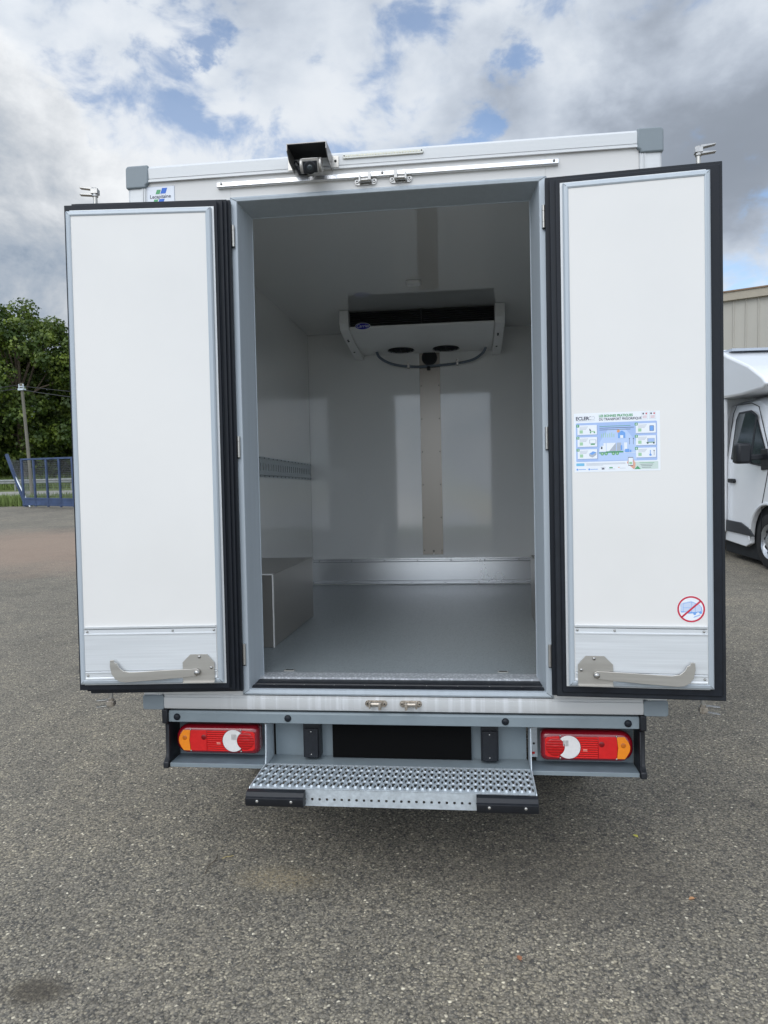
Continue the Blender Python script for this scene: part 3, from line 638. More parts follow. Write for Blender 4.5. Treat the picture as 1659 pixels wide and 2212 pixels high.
for s in (-1,1):
    b=MB(galv); b.prism([(.11,.6055),(-.004,.6055),(-.010,.50),(-.020,.452),(-.236,.446),(-.243,.440),(-.243,.382),(-.22,.378),(.0,.385),(.11,.43)],lambda a,c,d:(d,a,c),s*.5275,s*.5315)
    b.build('step_side_bracket',tread)
    b=MB(blackp,dark,steel); xa,xb=(s*.533,s*.315)
    if xa>xb: xa,xb=xb,xa
    b.prism([(-.2435,.386),(-.2435,.441),(-.250,.443),(-.272,.440),(-.278,.426),(-.288,.422),(-.288,.400),(-.282,.391)],lambda a,c,d:(d,a,c),xa,xb)
    for x in (xa+.045,xb-.045): b.use(dark).cyl((x,-.2875,.411),(x,-.2888,.411),.009,16); b.use(steel).dome((x,-.2885,.412),(0,-1,0),.0055,.003,12)
    b.build('step_rubber_pad',tread,bevel=.005)
    b=MB(blackp,dark); cx=-.355 if s<0 else .372
    b.box(cx-.035,cx+.035,.06,.1115,.452,.600); b.box(cx-.028,cx+.028,.048,.062,.455,.575)
    for z in (.468,.562): b.use(chrome).dome((cx,.048,z),(0,-1,0),.0035,.002,8)
    b.build('plate_lamp',truck,bevel=.003)
b=MB(plateb); b.box(-.272,.2990,.085,.100,.446,.604); b.build('number_plate',truck)
# galvanised bracket plates beside the lamps
for s in (-1,1):
    b=MB(galv,red,dark); b.box(s*.535,s*.563,.095,.099,.46,.610)
    b.use(red).box(s*.541,s*.552,.090,.0955,.474,.482); b.box(s*.543,s*.550,.090,.0955,.588,.600); b.use(dark).dome((s*.549,.095,.515),(0,-1,0),.005,.002,8)
    b.build('lamp_bracket',truck)
# tail lamps
def tail(s):
    xo,xi=s*.927,s*.571; Wd=abs(xo-xi); z0,z1=.466,.586
    X=lambda f:xo+(xi-xo)*f
    def outline(f0,f1,za,zb,r):
        a,c=X(f0),X(f1); return rrect(min(a,c),max(a,c),za,zb,r)
    b=MB(redd,blackp)
    ro=.052; ri=.022; r4=[ri,ro,ro,ri] if s<0 else [ro,ri,ri,ro]
    # layered rounded shell
    A=rrect(min(xo,xi),max(xo,xi),z0,z1,r4,8)
    cx=(xo+xi)/2; cz=(z0+z1)/2
    def sc(pts,m): return [((x-cx)*(1-2*m/Wd)+cx,(z-cz)*(1-2*m/(z1-z0))+cz) for x,z in pts]
    lv=[(sc(A,.004),.105),(sc(A,0),.085),(sc(A,0),.055),(sc(A,.003),.042),(sc(A,.010),.034),(sc(A,.016),.031)]
    n=len(A); vs=[(x,y,z) for P_,y in lv for x,z in P_]; fs=[]
    for l in range(len(lv)-1):
        for i in range(n): fs.append((l*n+i,l*n+(i+1)%n,(l+1)*n+(i+1)%n,(l+1)*n+i))
    fs.append(tuple(range((len(lv)-1)*n,len(lv)*n))); b.add(vs,fs)
    T=b.build('tail_lamp',truck,ang=50)
    zt,zb=.568,.482; Y0=.0305
    def lens(name,m_,pts,th=.0025):
        q=MB(m_); q.prism(pts,XZ,Y0,Y0-th); return q.build(name,T,bevel=.0008)
    k=12
    pa=[(X(.183),zt),(X(.10),zt)]+[(X(.10-.058*math.sin(math.pi*i/k)), zt-(zt-zb)*i/k) for i in range(1,k)]+[(X(.10),zb),(X(.183),zb),(X(.170),(zt+zb)/2)]
    lens('amber_lens',amber,pa)
    lens('stop_lens',red,[(X(.187),zt),(X(.38),zt),(X(.38),zb),(X(.187),zb),(X(.174),(zt+zb)/2)])
    cw,rw=.700,.0455; cr,rr=.845,.037
    cxw=X(cw); cxr=X(cr); zc=(zt+zb)/2
    dirn=-1 if (xi>xo) else 1       # towards outer end
    # ribbed field up to the white crescent
    arc=[(cxw+dirn*(rw+.002)*math.cos(t),zc+(rw+.002)*math.sin(t)) for t in [R(71-142*i/14) for i in range(15)]]
    lens('ribbed_lens',redr,[(X(.384),zb),(X(.384),zt)]+[(x,max(zb,min(zt,z))) for x,z in arc])
    # crescent = white disc minus red disc
    ins=[]; a=math.acos(max(-1,min(1,((abs(cxw-cxr))**2+rw**2-rr**2)/(2*abs(cxw-cxr)*rw))))
    outer=[(cxw-dirn*rw*math.cos(t),zc+rw*math.sin(t)) for t in [a+(2*math.pi-2*a)*i/30 for i in range(31)]]
    a2=math.acos(max(-1,min(1,((abs(cxw-cxr))**2+rr**2-rw**2)/(2*abs(cxw-cxr)*rr))))
    innr=[(cxr+dirn*rr*math.cos(t),zc+rr*math.sin(t)) for t in [-a2+2*a2*i/18 for i in range(19)]]
    lens('reversing_lens',whl,outer+innr[1:-1])
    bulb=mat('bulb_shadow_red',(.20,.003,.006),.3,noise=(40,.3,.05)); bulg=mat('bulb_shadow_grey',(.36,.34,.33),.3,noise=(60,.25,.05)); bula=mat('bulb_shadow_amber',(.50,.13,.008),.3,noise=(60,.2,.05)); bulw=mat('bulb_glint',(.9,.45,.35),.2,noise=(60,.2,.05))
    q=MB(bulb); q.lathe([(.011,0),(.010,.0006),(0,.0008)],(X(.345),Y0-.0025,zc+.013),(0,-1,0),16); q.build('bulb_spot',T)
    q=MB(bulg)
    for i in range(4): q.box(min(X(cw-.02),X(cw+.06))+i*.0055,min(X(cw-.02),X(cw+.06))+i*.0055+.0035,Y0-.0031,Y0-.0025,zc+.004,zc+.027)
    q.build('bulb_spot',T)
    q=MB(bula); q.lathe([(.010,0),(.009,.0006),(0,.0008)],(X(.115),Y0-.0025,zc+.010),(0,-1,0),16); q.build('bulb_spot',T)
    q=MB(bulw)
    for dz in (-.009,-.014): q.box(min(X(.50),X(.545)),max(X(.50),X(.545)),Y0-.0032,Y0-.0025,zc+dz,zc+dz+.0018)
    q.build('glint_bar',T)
    fill=[(X(.80),zt),(X(.93),zt-.004),(X(.955),zt-.012),(X(.955),zb+.012),(X(.93),zb+.004),(X(.80),zb)]
    lens('inner_red_lens',red,fill,.0012)
    q=MB(redc); q.lathe([(.036,0),(.036,.002),(.030,.0035),(.022,.003),(.010,.0045),(0,.005)],(cxr,Y0,zc),(0,-1,0),32); q.build('round_lens',T,ang=60)
    for f,z in ((.187,zt+.001),(.187,zb-.001),(.79,zt+.001),(.79,zb-.001)):
        q=MB(chrome); q.dome((X(f),Y0-.001,z),(0,-1,0),.004,.003,10); q.build('lens_screw',T)
for s in (-1,1): tail(s)
# chassis, rear axle and wheels below
b=MB(dark)
for s in (-1,1): b.box(s*.36,s*.44,.12,4.6,.50,.66)
b.box(-.8,.8,1.06,1.14,.33,.41); b.box(-.9,.9,.3,.36,.56,.66); b.box(-.9,.9,2.2,2.26,.56,.66); b.build('chassis',truck)
def wheel(name,parent,c,ax,r=.335,w=.20,prnt=None):
    b=MB(tyre); c=Vector(c); ax=Vector(ax)
    b.lathe([(r*.62,-w/2),(r*.9,-w/2),(r*.97,-w*.42),(r,-w*.3),(r,w*.3),(r*.97,w*.42),(r*.9,w/2),(r*.62,w/2),(r*.58,w*.3)],c,ax,40); o=b.build(name,parent)
    b=MB(rimm,dark,blackp)
    b.lathe([(r*.64,w*.42),(r*.60,w*.49),(r*.56,w*.44),(r*.50,w*.22),(r*.40,w*.30),(r*.26,w*.40),(r*.22,w*.52),(r*.10,w*.55),(0,w*.55)],c,ax,40)
    u=ax.orthogonal().normalized(); v=ax.cross(u)
    for k in range(10):
        t=2*math.pi*k/10; p=c+ax*w*.26+(u*math.cos(t)+v*math.sin(t))*r*.45; b.use(dark).cyl(p,p+ax*.02,.018,8)
    for k in range(5):
        t=2*math.pi*k/5; p=c+ax*w*.42+(u*math.cos(t)+v*math.sin(t))*r*.2; b.use(dark).cyl(p,p+ax*.02,.01,6)
    b.build('rim',o); return o
for s in (-1,1):
    wheel('wheel',truck,(s*.82,1.10,.385),(s,0,0)); wheel('wheel',truck,(s*.84,4.55,.548),(s,0,0))
# driver's cab at the front of the box
b=MB(carw)
cabp=[(3.22,.55),(3.22,2.55),(3.5,2.62),(4.0,2.58),(4.35,2.35),(4.85,1.65),(5.2,1.45),(5.32,1.1),(5.32,.55),(4.95,.50),(4.9,.72),(4.72,.88),(4.38,.88),(4.2,.72),(4.15,.5)]
b.prism(cabp,lambda a,c,d:(d,a,c),-.98,.98); cab=b.build('cab',truck,bevel=.05,seg=3)
b=MB(glass); b.prism([(4.37,2.30),(4.83,1.68),(4.835,1.70),(4.38,2.315)],lambda a,c,d:(d,a+.02,c+.02),-.85,.85); b.build('windscreen',cab)
for s in (-1,1): b=MB(glass); b.prism([(3.4,1.6),(3.4,2.25),(4.05,2.25),(4.55,1.62)],lambda a,c,d:(d,a,c),s*.975,s*.985); b.build('side_window',cab)
# ------------------------------------------------------------------ rear doors
def make_door(s,ang,u_in,u_out,u_seal,kick_in,kick_out,name):
    """s side; local x = s*u, y = -w"""
    def box(b,u0,u1,w0,w1,z0,z1): b.box(s*u0,s*u1,-w0,-w1,z0,z1)
    b=MB(body,aluz,white)
    b.use(body); box(b,.004,u_out-.03,-.006,.014,.756,2.700)          # outer skin
    b.use(aluz); box(b,u_in-.008,u_out-.012,.014,.083,.80,2.66)
    b.use(white); box(b,u_in+.018,u_out-.018,.083,.0965,.822,2.636)     # inner white panel
    D=b.build(name,truck); D.location=(s*.612,-.012,0); D.rotation_euler=(0,0,R(-s*ang))
    # seal lips
    b=MB(rubber,rubber2)
    L_=[(.008,.030,.000,u_seal-.035,.752,2.704),(.030,.036,.012,u_seal-.045,.765,2.692),(.036,.046,.010,u_seal-.028,.757,2.700),(.046,.050,.026,u_seal-.03,.770,2.688),
        (.050,.060,.023,u_seal-.02,.768,2.694),(.060,.065,.038,u_seal-.02,.780,2.682),(.065,.081,.040,u_seal,.779,2.681)]
    if s>0: L_=[(.008,.040,.000,u_seal-.01,.752,2.702),(.040,.070,.016,u_seal,.757,2.690),(.070,.079,.036,u_seal-.012,.775,2.676)]
    for i,(w0,w1,u0,u1,z0,z1) in enumerate(L_):
        b.use(rubber2 if i%2 else rubber); box(b,u0,u1,w0,w1,z0,z1)
    b.build('door_seal',D,bevel=.003)
    # mitred trim frame
    b=MB(trim); F=lambda a,c,d:(s*a,-d,c)
    def rg(o,i,wo,wi):
        O=[(o[0],o[2]),(o[1],o[2]),(o[1],o[3]),(o[0],o[3])]; I=[(i[0],i[2]),(i[1],i[2]),(i[1],i[3]),(i[0],i[3])]
        for k in range(4): b.add([F(*O[k],wo),F(*O[(k+1)%4],wo),F(*I[(k+1)%4],wi),F(*I[k],wi)],[(0,1,2,3)])
    o=(u_in,u_out,.804,2.654)
    def ins(o,m): return (o[0]+m,o[1]-m,o[2]+m,o[3]-m)
    rg(o,ins(o,.001),.079,.094); rg(ins(o,.001),ins(o,.006),.094,.0985); rg(ins(o,.006),ins(o,.016),.0985,.1005); rg(ins(o,.016),ins(o,.021),.1005,.0985); rg(ins(o,.021),ins(o,.0215),.0985,.096)
    b.use(dark)
    for (a,za) in ((u_in,2.654),(u_out,2.654),(u_in,.804),(u_out,.804)):
        sa=1 if a==u_in else -1; sz=-1 if za>2 else 1
        b.tube([F(a+sa*.003,za+sz*.003,.0975),F(a+sa*.010,za+sz*.010,.1005),F(a+sa*.0215,za+sz*.0215,.0985)],.0006,4)
    b.build('door_trim',D,ang=14)
    # kick plate
    b=MB(alu,chrome,dark); z0,z1=.826,1.034
    prof=[(.096,z0),(.103,z0),(.103,z0+.005),(.1005,z0+.008),(.1005,z0+.024),(.104,z0+.026),(.104,z0+.030),(.1005,z0+.032),
          (.1005,z1-.034),(.104,z1-.032),(.104,z1-.028),(.1005,z1-.026),(.1005,z1-.012),(.099,z1-.011),(.099,z1-.009),(.103,z1-.008),(.104,z1-.001),(.096,z1)]
    b.prism(prof,lambda a,c,d:(s*d,-a,c),u_in+.024,u_out-.024)
    b.use(dark).box(s*(u_in+.024),s*(u_out-.024),-.1002,-.1010,z0+.0325,z0+.0335); b.box(s*(u_in+.024),s*(u_out-.024),-.1002,-.1010,z1-.0105,z1-.0095)
    for u in (u_in+.032,(u_in+u_out)/2-.09,u_out-.036): b.use(chrome).dome((s*u,-.1008,z1-.019),(0,-1,0),.0048,.004,12)
    for u in (u_out-.034,): b.use(chrome).dome((s*u,-.1008,z0+.016),(0,-1,0),.0048,.004,12)
    b.build('kick_plate',D,ang=25)
    # stay plate and hooked arm
    hk=MB(steel,chrome,dark); w0=.106
    pl=[(.092,.813),(.092,.888),(.120,.921),(.186,.921),(.217,.890),(.217,.842),(.217,.813)]
    hk.prism(pl,lambda a,c,d:(s*a,-d,c),.1045,.1075)
    hk.box(s*.092,s*.217,-.1075,-.121,.811,.8135)
    for (u,z) in ((.150,.911),(.104,.868)): hk.use(chrome).dome((s*u,-.1075,z),(0,-1,0),.0065,.005,14); hk.use(dark).cyl((s*u,-.1122,z),(s*u,-.1127,z),.002,6)
    hk.build('stay_plate',D,bevel=.0006)
    hk=MB(steel,chrome)
    arm=[(.160,.838),(.150,.842),(.146,.852),(.150,.862),(.160,.867),(.300,.862),(.420,.856),(.448,.862),(.463,.874),(.472,.892),(.482,.896),(.484,.906),(.499,.905),(.500,.880),(.494,.850),(.480,.830),(.462,.820),(.440,.817),(.300,.826)]
    hk.prism(arm,lambda a,c,d:(s*a,-d,c),.113,.119)
    hk.use(chrome).dome((s*.158,-.119,.851),(0,-1,0),.012,.009,20); hk.cyl((s*.158,-.106,.851),(s*.158,-.119,.851),.008,12)
    hk.build('stay_arm',D,bevel=.001)
    # locking bar behind the leaf, its claw cams show above and below
    b=MB(steel); ub=.555; b.cyl((s*ub,.022,.70),(s*ub,.022,2.765),.0085,12); b.build('locking_bar',D)
    for zz,sg,mm in ((2.757,1,chrome),(.712,-1,rustc)):
        b=MB(mm,chrome); b.use(mm).cyl((s*ub,.022,zz-.006*sg),(s*ub,.022,zz+.028*sg),.0125,10)
        b.use(mm).box(s*(ub-.014),s*(ub+.014),.008,.036,zz+.004*sg,zz+.024*sg)
        b.use(chrome)
        for dz,up in ((.003,.0),(.026,.004)):
            b.prism([(s*(ub+.008),zz+(dz-.005)*sg),(s*(ub+.008),zz+(dz+.005)*sg),(s*(ub+.060),zz+(dz+up+.003)*sg),(s*(ub+.060),zz+(dz+up-.001)*sg)],XZ,.012,.032)
        b.build('locking_claw',D,bevel=.001)
    for z in (2.569,1.733,.897):
        b=MB(steel,dark); x=-.005*s
        for za,zb in ((z-.042,z-.022),(z-.021,z+.021),(z+.022,z+.042)): b.use(steel).cyl((x,-.010,za),(x,-.010,zb),.0068,14)
        b.use(steel).box(x,x+s*.02,-.006,-.0025,z-.038,z+.038)
        b.use(dark).cyl((x,-.010,z-.046),(x,-.010,z-.042),.0058,10)
        b.build('hinge',D)
    return D
DL=make_door(-1,5.4,.060,.628,.638,0,0,'rear_door'); DL['label']='left rear door with stepped black seal at its hinge edge and stay arm pointing left'
DR=make_door(1,4.0,.060,.569,.615,0,0,'rear_door'); DR['label']='right rear door with poster and round prohibition sticker'
# poster on the right door: u .090-.391, z 1.598-1.813
def poster():
    b=MB(pwht); x0,x1,z0,z1=.090,.391,1.598,1.813; Wd,Hd=x1-x0,z1-z0; B=-.0968
    lay=[0]
    def F(a,c,d): return (x0+a*Wd,B-d,z0+c*Hd)
    def rect(m_,a0,a1,c0,c1,l,r=0):
        b.use(m_)
        if r:
            pts=rrect(a0*Wd,a1*Wd,c0*Hd,c1*Hd,r*Wd,3); b.add([(x0+p,B-.0001*l,z0+q) for p,q in pts],[tuple(range(len(pts)))])
        else: b.add([F(a0,c0,.0001*l),F(a1,c0,.0001*l),F(a1,c1,.0001*l),F(a0,c1,.0001*l)],[(0,1,2,3)])
    def poly(m_,pts,l): b.use(m_); b.add([F(a,c,.0001*l) for a,c in pts],[tuple(range(len(pts)))])
    def disc(m_,a,c,r,l,n=16): poly(m_,[(a+r*math.cos(2*math.pi*i/n),c+r*Wd/Hd*math.sin(2*math.pi*i/n)) for i in range(n)],l)
    def txt(m_,s_,size,a,c,l,al='LEFT',sx=1.0,bold=0.0): b.use(m_).text(s_,size,lambda p,q,d:(x0+a*Wd+p,B-.0001*l,z0+c*Hd+q),al,sx,bold)
    b.box(x0,x1,B-.0002,B+.0004,z0,z1)
    txt(ink,'ECLER',.0175,.022,.885,4,sx=.95,bold=.0006); 
    for cx,fl in ((.194,1),(.228,-1)):
        pts=[]; n=14
        for i in range(n+1):
            t=R(45+270*i/n) if fl>0 else R(-135+270*i/n); pts.append((t,))
        for i in range(n):
            t0,t1=pts[i][0],pts[i+1][0]; ro,ri=.021,.017
            poly(ink if fl>0 else pgry,[(cx+ro*math.cos(t0),.915+ro*Wd/Hd*math.sin(t0)),(cx+ro*math.cos(t1),.915+ro*Wd/Hd*math.sin(t1)),(cx+ri*math.cos(t1),.915+ri*Wd/Hd*math.sin(t1)),(cx+ri*math.cos(t0),.915+ri*Wd/Hd*math.sin(t0))],4)
    rect(pgry,.022,.25,.866,.870,4)
    txt(green,'LES BONNES PRATIQUES',.0125,.295,.925,4,sx=.86,bold=.0005); txt(ink,'DU TRANSPORT FRIGORIFIQUE',.0125,.295,.868,4,sx=.84,bold=.0003)
    for a in (.79,.88):
        rect(pgry,a,a+.072,.865,.985,3); rect(pwht,a+.002,a+.070,.868,.982,4)
        rect(ink,a+.010,a+.028,.945,.972,5); rect(redink,a+.046,a+.062,.945,.972,5)
        for k in range(3): rect(redink,a+.012,a+.060,.885+k*.016,.889+k*.016,5)
    rect(pblue,.022,.965,.175,.835,3,.012)
    poly(mat('ink_paler_blue',(.47,.60,.84),.4,noise=(20,.03,.05)),[(.28,.19),(.73,.19),(.72,.5),(.6,.72),(.4,.72),(.3,.5)],4)
    # info cards 1-6
    for k in range(6):
        col=k//3; row=k%3; a=.040 if col==0 else .722; c=.635-row*.205
        rect(mat('ink_shadow_blue',(.25,.33,.52),.4,noise=(20,.03,.05)),a+.003,a+.236,c-.008,c+.16,4); rect(pwht,a,a+.230,c,c+.163,5)
        rect(green,a-.012,a+.022,c+.128,c+.176,6,.006); txt(pwht,str(k+1),.0095,a+.0045,c+.137,7,'CENTER',bold=.0003)
        for j in range(3): rect(pgry,a+.026,a+.125-.01*j,c+.130-j*.020,c+.137-j*.020,6)
        rect(pgrn,a+.026,a+.064,c+.025,c+.078,6)
        ia=a+.175; ic=c+.065
        if k in (0,):
            rect(pgrn,ia-.025,ia+.03,ic-.02,ic-.005,6); disc(green,ia-.02,ic-.03,.009,7); disc(green,ia+.025,ic-.03,.009,7); poly(ink,[(ia-.03,ic-.005),(ia-.035,ic+.035),(ia-.025,ic+.035),(ia-.012,ic-.005)],7)
        elif k==1:
            rect(pgry,ia-.035,ia+.045,ic-.01,ic+.055,6); rect(pwht,ia-.028,ia+.038,ic-.004,ic+.048,7); rect(green,ia-.02,ia+.03,ic-.035,ic-.012,7)
        elif k==2:
            poly(midb,[(ia-.04,ic+.02),(ia+.005,ic+.06),(ia+.045,ic+.045),(ia,ic)],7); poly(pgry,[(ia-.04,ic+.02),(ia,ic),(ia+.045,ic+.045),(ia+.045,ic+.0),(ia,ic-.045),(ia-.04,ic-.02)],6)
        elif k==3: rect(ink,ia-.018,ia+.032,ic-.035,ic+.058,6,.005); rect(midb,ia-.014,ia+.028,ic-.030,ic+.053,7,.004)
        elif k==4:
            rect(pgry,ia-.045,ia+.04,ic-.015,ic+.05,6); rect(pblue,ia-.035,ia+.036,ic-.010,ic+.045,7); rect(green,ia-.055,ia+.04,ic-.027,ic-.015,7)
            for q in (-.04,.03): disc(ink,ia+q,ic-.032,.010,8)
        else: rect(midb,ia-.014,ia-.006,ic-.02,ic+.055,7); disc(midb,ia-.010,ic-.025,.014,7); rect(ink,ia+.030,ia+.034,ic-.035,ic+.04,7); disc(ink,ia+.032,ic+.045,.007,7)
    for j,wd in enumerate((.36,.40,.36)): rect(green if j==0 else ink,.30,.30+wd,.765-j*.030,.772-j*.030,6)
    for k in range(7): rect(pgrn,.32+k*.024,.327+k*.024,.58,.64+.01*(k%3),6)
    # warehouse, sun and lorry
    disc(porg,.52,.68,.018,6); poly(midb,[(.515,.56),(.515,.65),(.56,.69),(.60,.65),(.60,.56)],7); rect(pwht,.54,.575,.56,.61,8)
    rect(pwht,.38,.49,.345,.485,7); poly(pwht,[(.295,.34),(.30,.40),(.325,.44),(.375,.44),(.375,.34)],7); rect(pwht,.345,.372,.44,.485,7)
    poly(ink,[(.312,.385),(.318,.425),(.332,.425),(.332,.385)],8); poly(pgry,[(.41,.345),(.49,.485),(.49,.345)],8); rect(pgry,.50,.55,.345,.485,7); rect(pwht,.585,.62,.36,.485,7); rect(midb,.545,.562,.36,.44,8)
    rect(green,.375,.575,.318,.342,8); rect(green,.29,.375,.312,.328,8)
    for a in (.33,.375,.46,.505): disc(green,a,.305,.020,8); disc(pgrn,a,.305,.012,9)
    rect(midb,.595,.645,.32,.375,8); rect(midb,.65,.668,.32,.36,8); rect(pwht,.58,.72,.312,.318,7)
    for a in (.645,.69): rect(ink,a,a+.004,.45,.54,7); disc(ink,a+.002,.548,.006,7)
    # footer
    rect(mat('ink_cyan',(.18,.50,.72),.4,noise=(20,.03,.05)),.022,.118,.105,.152,4,.006); rect(pgry,.14,.60,.140,.146,4); rect(pgry,.14,.60,.124,.130,4); rect(pgry,.14,.34,.108,.113,4)
    for a in (.025,.165): disc(midb,a+.010,.045,.012,4); rect(midb,a+.026,a+.110,.040,.050,4)
    poly(ink,[(.315,.045),(.335,.068),(.36,.045),(.335,.035)],4); rect(ink,.31,.365,.072,.076,4); rect(green,.41,.45,.055,.075,4); rect(pgry,.40,.48,.040,.045,4); rect(porg,.51,.53,.062,.072,4); rect(pgry,.53,.60,.050,.055,4)
    rect(pgrb,.70,.975,.03,.155,4)
    for j in range(4): rect(ink if j else green,.76+.01*j,.93-.012*j,.132-.026*j,.138-.026*j,5)
    poly(green,[(.70,.03),(.775,.03),(.738,.085)],6)
    poly(skinm,[(.615,.14),(.63,.19),(.69,.20),(.715,.13),(.71,.06),(.695,.03),(.64,.10)],5); rect(ink,.63,.688,.09,.235,6,.005); rect(pwht,.633,.685,.10,.225,7)
    rect(pgrn,.642,.676,.115,.155,8)
    return b.build('poster',DR)
poster()
def sign():
    b=MB(redink); cx,cz,B=.491,1.0955,-.0968; K=40
    def poly(m_,pts,l): b.use(m_); b.add([(cx+a,B-.0001*l,cz+c) for a,c in pts],[tuple(range(len(pts)))])
    r=.0475
    for ro,ri,m_,l in ((.049,.0475,pwht,1),):
        pass
    b.use(pwht).prism([(cx+.0485*math.cos(2*math.pi*i/K),cz+.0485*math.sin(2*math.pi*i/K)) for i in range(K)],XZ,B+.0004,B-.0002)
    for i in range(K):
        t0,t1=2*math.pi*i/K,2*math.pi*(i+1)/K
        poly(redink,[(r*math.cos(t0),r*math.sin(t0)),(r*math.cos(t1),r*math.sin(t1)),(.0415*math.cos(t1),.0415*math.sin(t1)),(.0415*math.cos(t0),.0415*math.sin(t0))],7)
    def line(m_,a,c,w=.0008,l=4):
        a=Vector(a);c=Vector(c);n=(c-a).normalized(); n=Vector((-n.y,n.x))*w; poly(m_,[a+n,c+n,c-n,a-n],l)
    line(redink,(-.032,-.029),(.032,.029),.0032,7)
    poly(mat('ink_faint_blue',(.55,.63,.78),.4,noise=(50,.03,.05)),[(-.034,.022),(.0,.030),(.03,.015),(.036,-.012),(-.034,-.012)],3)
    for a,c in (((-.027,-.010),(-.027,.020)),((-.027,.020),(.002,.026)),((.002,.026),(.002,-.010)),((-.027,-.010),(.002,-.010)),((.002,.026),(.026,.018)),((.026,.018),(.034,.008)),((-.035,-.010),(-.035,.018)),((-.027,.005),(.002,.005)),((.014,.022),(.014,-.010))): line(midb,a,c,.0006)
    for a,c,w in (((-.035,-.010),(-.024,-.010),.0016),((-.010,-.014),(.020,-.012),.0022),((.020,-.010),(.036,-.010),.0014),((.034,.008),(.037,-.008),.0014),((.008,-.030),(.030,-.022),.0008),((.010,-.027),(.030,-.019),.0006)): line(midb,a,c,w,5)
    for a,c in ((.012,-.016),(.032,-.012)): poly(midb,[(a+.005*math.cos(t),c+.005*math.sin(t)) for t in [2*math.pi*i/12 for i in range(12)]],6)
    return b.build('prohibition_sticker',DR)
sign()
# ------------------------------------------------------------------ litter on the ground
def leafobj(name,x,y,rz,sz,m_,label):
    b=MB(m_); pts=[(0,-.5),(.28,-.3),(.35,.05),(.2,.32),(0,.55),(-.22,.3),(-.34,.0),(-.24,-.32)]
    vs=[(a*sz,c*sz,.003+abs(a)*sz*.35) for a,c in pts]+[(0,0,.003)]
    b.add(vs,[(i,(i+1)%8,8) for i in range(8)]); b.prism([(-.01,-.5),(.01,-.5),(.01,-.8),(-.01,-.8)],lambda a,c,d:(a*sz,c*sz,.003+d*sz),0,.03)
    o=b.build(name); o.location=(x,y,0); o.rotation_euler=(0,0,rz); return tag(o,label,'leaf')
LY=mat('leaf_yellow',(.55,.50,.10),.6,noise=(60,.2,.1)); LO=mat('leaf_tan',(.42,.22,.10),.6,noise=(60,.2,.1))
leafobj('fallen_leaf',1.0,.374,.6,.026,LY,'small yellow leaf on the asphalt to the right of the step')
leafobj('fallen_leaf',1.107,-.077,2.0,.026,LO,'tan leaf on the asphalt nearest the right edge of the photo')
leafobj('fallen_leaf',.447,-.456,.3,.026,mat('leaf_brown',(.34,.15,.08),.6,noise=(60,.2,.1)),'small reddish brown leaf on the asphalt in front of the step')
def twig(name,x,y,rz,L_,m_,label):
    b=MB(m_); b.tube(smooth([(-L_/2,0,.004),(-L_*.1,L_*.04,.006),(L_*.2,-.01*L_,.005),(L_/2,L_*.06,.004)]),.0016,6); b.tube([(-L_*.1,L_*.04,.006),(L_*.02,L_*.16,.005)],.001,5)
    o=b.build(name); o.location=(x,y,0); o.rotation_euler=(0,0,rz); return tag(o,label,'twig')
twig('twig',-.783,.03,1.5,.15,barkm,'thin dark twig lying on the asphalt left of the step')
twig('straw',-.735,.085,.5,.05,mat('straw',(.42,.33,.14),.7,noise=(60,.2,.1)),'short pale straw stalk beside the dark twig')
# ------------------------------------------------------------------ gate and fence at the left
GA=Vector((-17.35,24.75)); GB=Vector((-11.6,21.9)); gd=(GB-GA).normalized(); gl=(GB-GA).length
gate=empty('sliding_gate',(GA.x,GA.y,0),(0,0,math.atan2(gd.y,gd.x))); tag(gate,'blue metal yard gate with wire mesh behind its upright bars','gate')
H=1.95
b=MB(bluepaint); b.box(0,gl,-.03,.03,H-.07,H); b.box(0,gl,-.035,.035,.10,.16); b.box(0,gl,-.035,.035,.34,.40); b.box(0,gl,-.02,.02,.16,.34); b.build('gate_rail',gate,bevel=.006)
k=0; x=0.0
while x<gl:
    b=MB(bluepaint); b.box(x,x+(.09 if k else .11),-.03,.03,.06,H-.07); b.build('gate_bar',gate,bevel=.006); x+=.82; k+=1
b=MB(meshm)
n=int(gl/.07)
for i in range(n):
    b.box(i*.07,i*.07+.005,.034,.038,.4,H-.07)
for j in range(21): b.box(0,gl,.036,.040,.42+j*.07,.425+j*.07)
b.build('wire_mesh',gate)
lean=empty('leaning_gate_leaf',(-18.75,25.9,0),(0,0,math.atan2(gd.y,gd.x))); tag(lean,'blue post leaning left of the gate with a thin strut and wire mesh','post')
b=MB(bluepaint); b.tube([(1.30,0,.0),(.10,0,2.15)],.075,4); b.build('leaning_post',lean)
b=MB(galv); b.tube([(1.55,0,.0),(.55,0,1.35)],.03,6); b.build('strut',lean)
b=MB(meshm)
for i in range(16):
    a=i/16; b.tube([(1.3+a*.28,.02,.1),(.30+a*1.2,.02,1.95-a*.1)],.0035,4)
for j in range(20):
    z=.12+j*.09; f=z/2.0; b.tube([(1.3-1.0*f,.02,z),(1.58,.02,z)],.0035,4)
b.build('wire_mesh',lean)
# wooden posts beyond the gate
for i,(x,y,h,lb) in enumerate(((-17.6,30.8,1.9,'thin weathered wooden post seen through the gate near the pole'),(-15.1,28.2,2.0,'brown wooden post seen through the gate beside the truck door'))):
    b=MB(woodm); b.prism(rrect(-.09,.09,-.09,.09,.02),lambda a,c,d:(a,c,d),0,h); b.box(-.14,.14,-.12,.12,0,.08); o=b.build('wooden_post'); o.location=(x,y,0); tag(o,lb,'post',group='wooden posts beyond the gate')
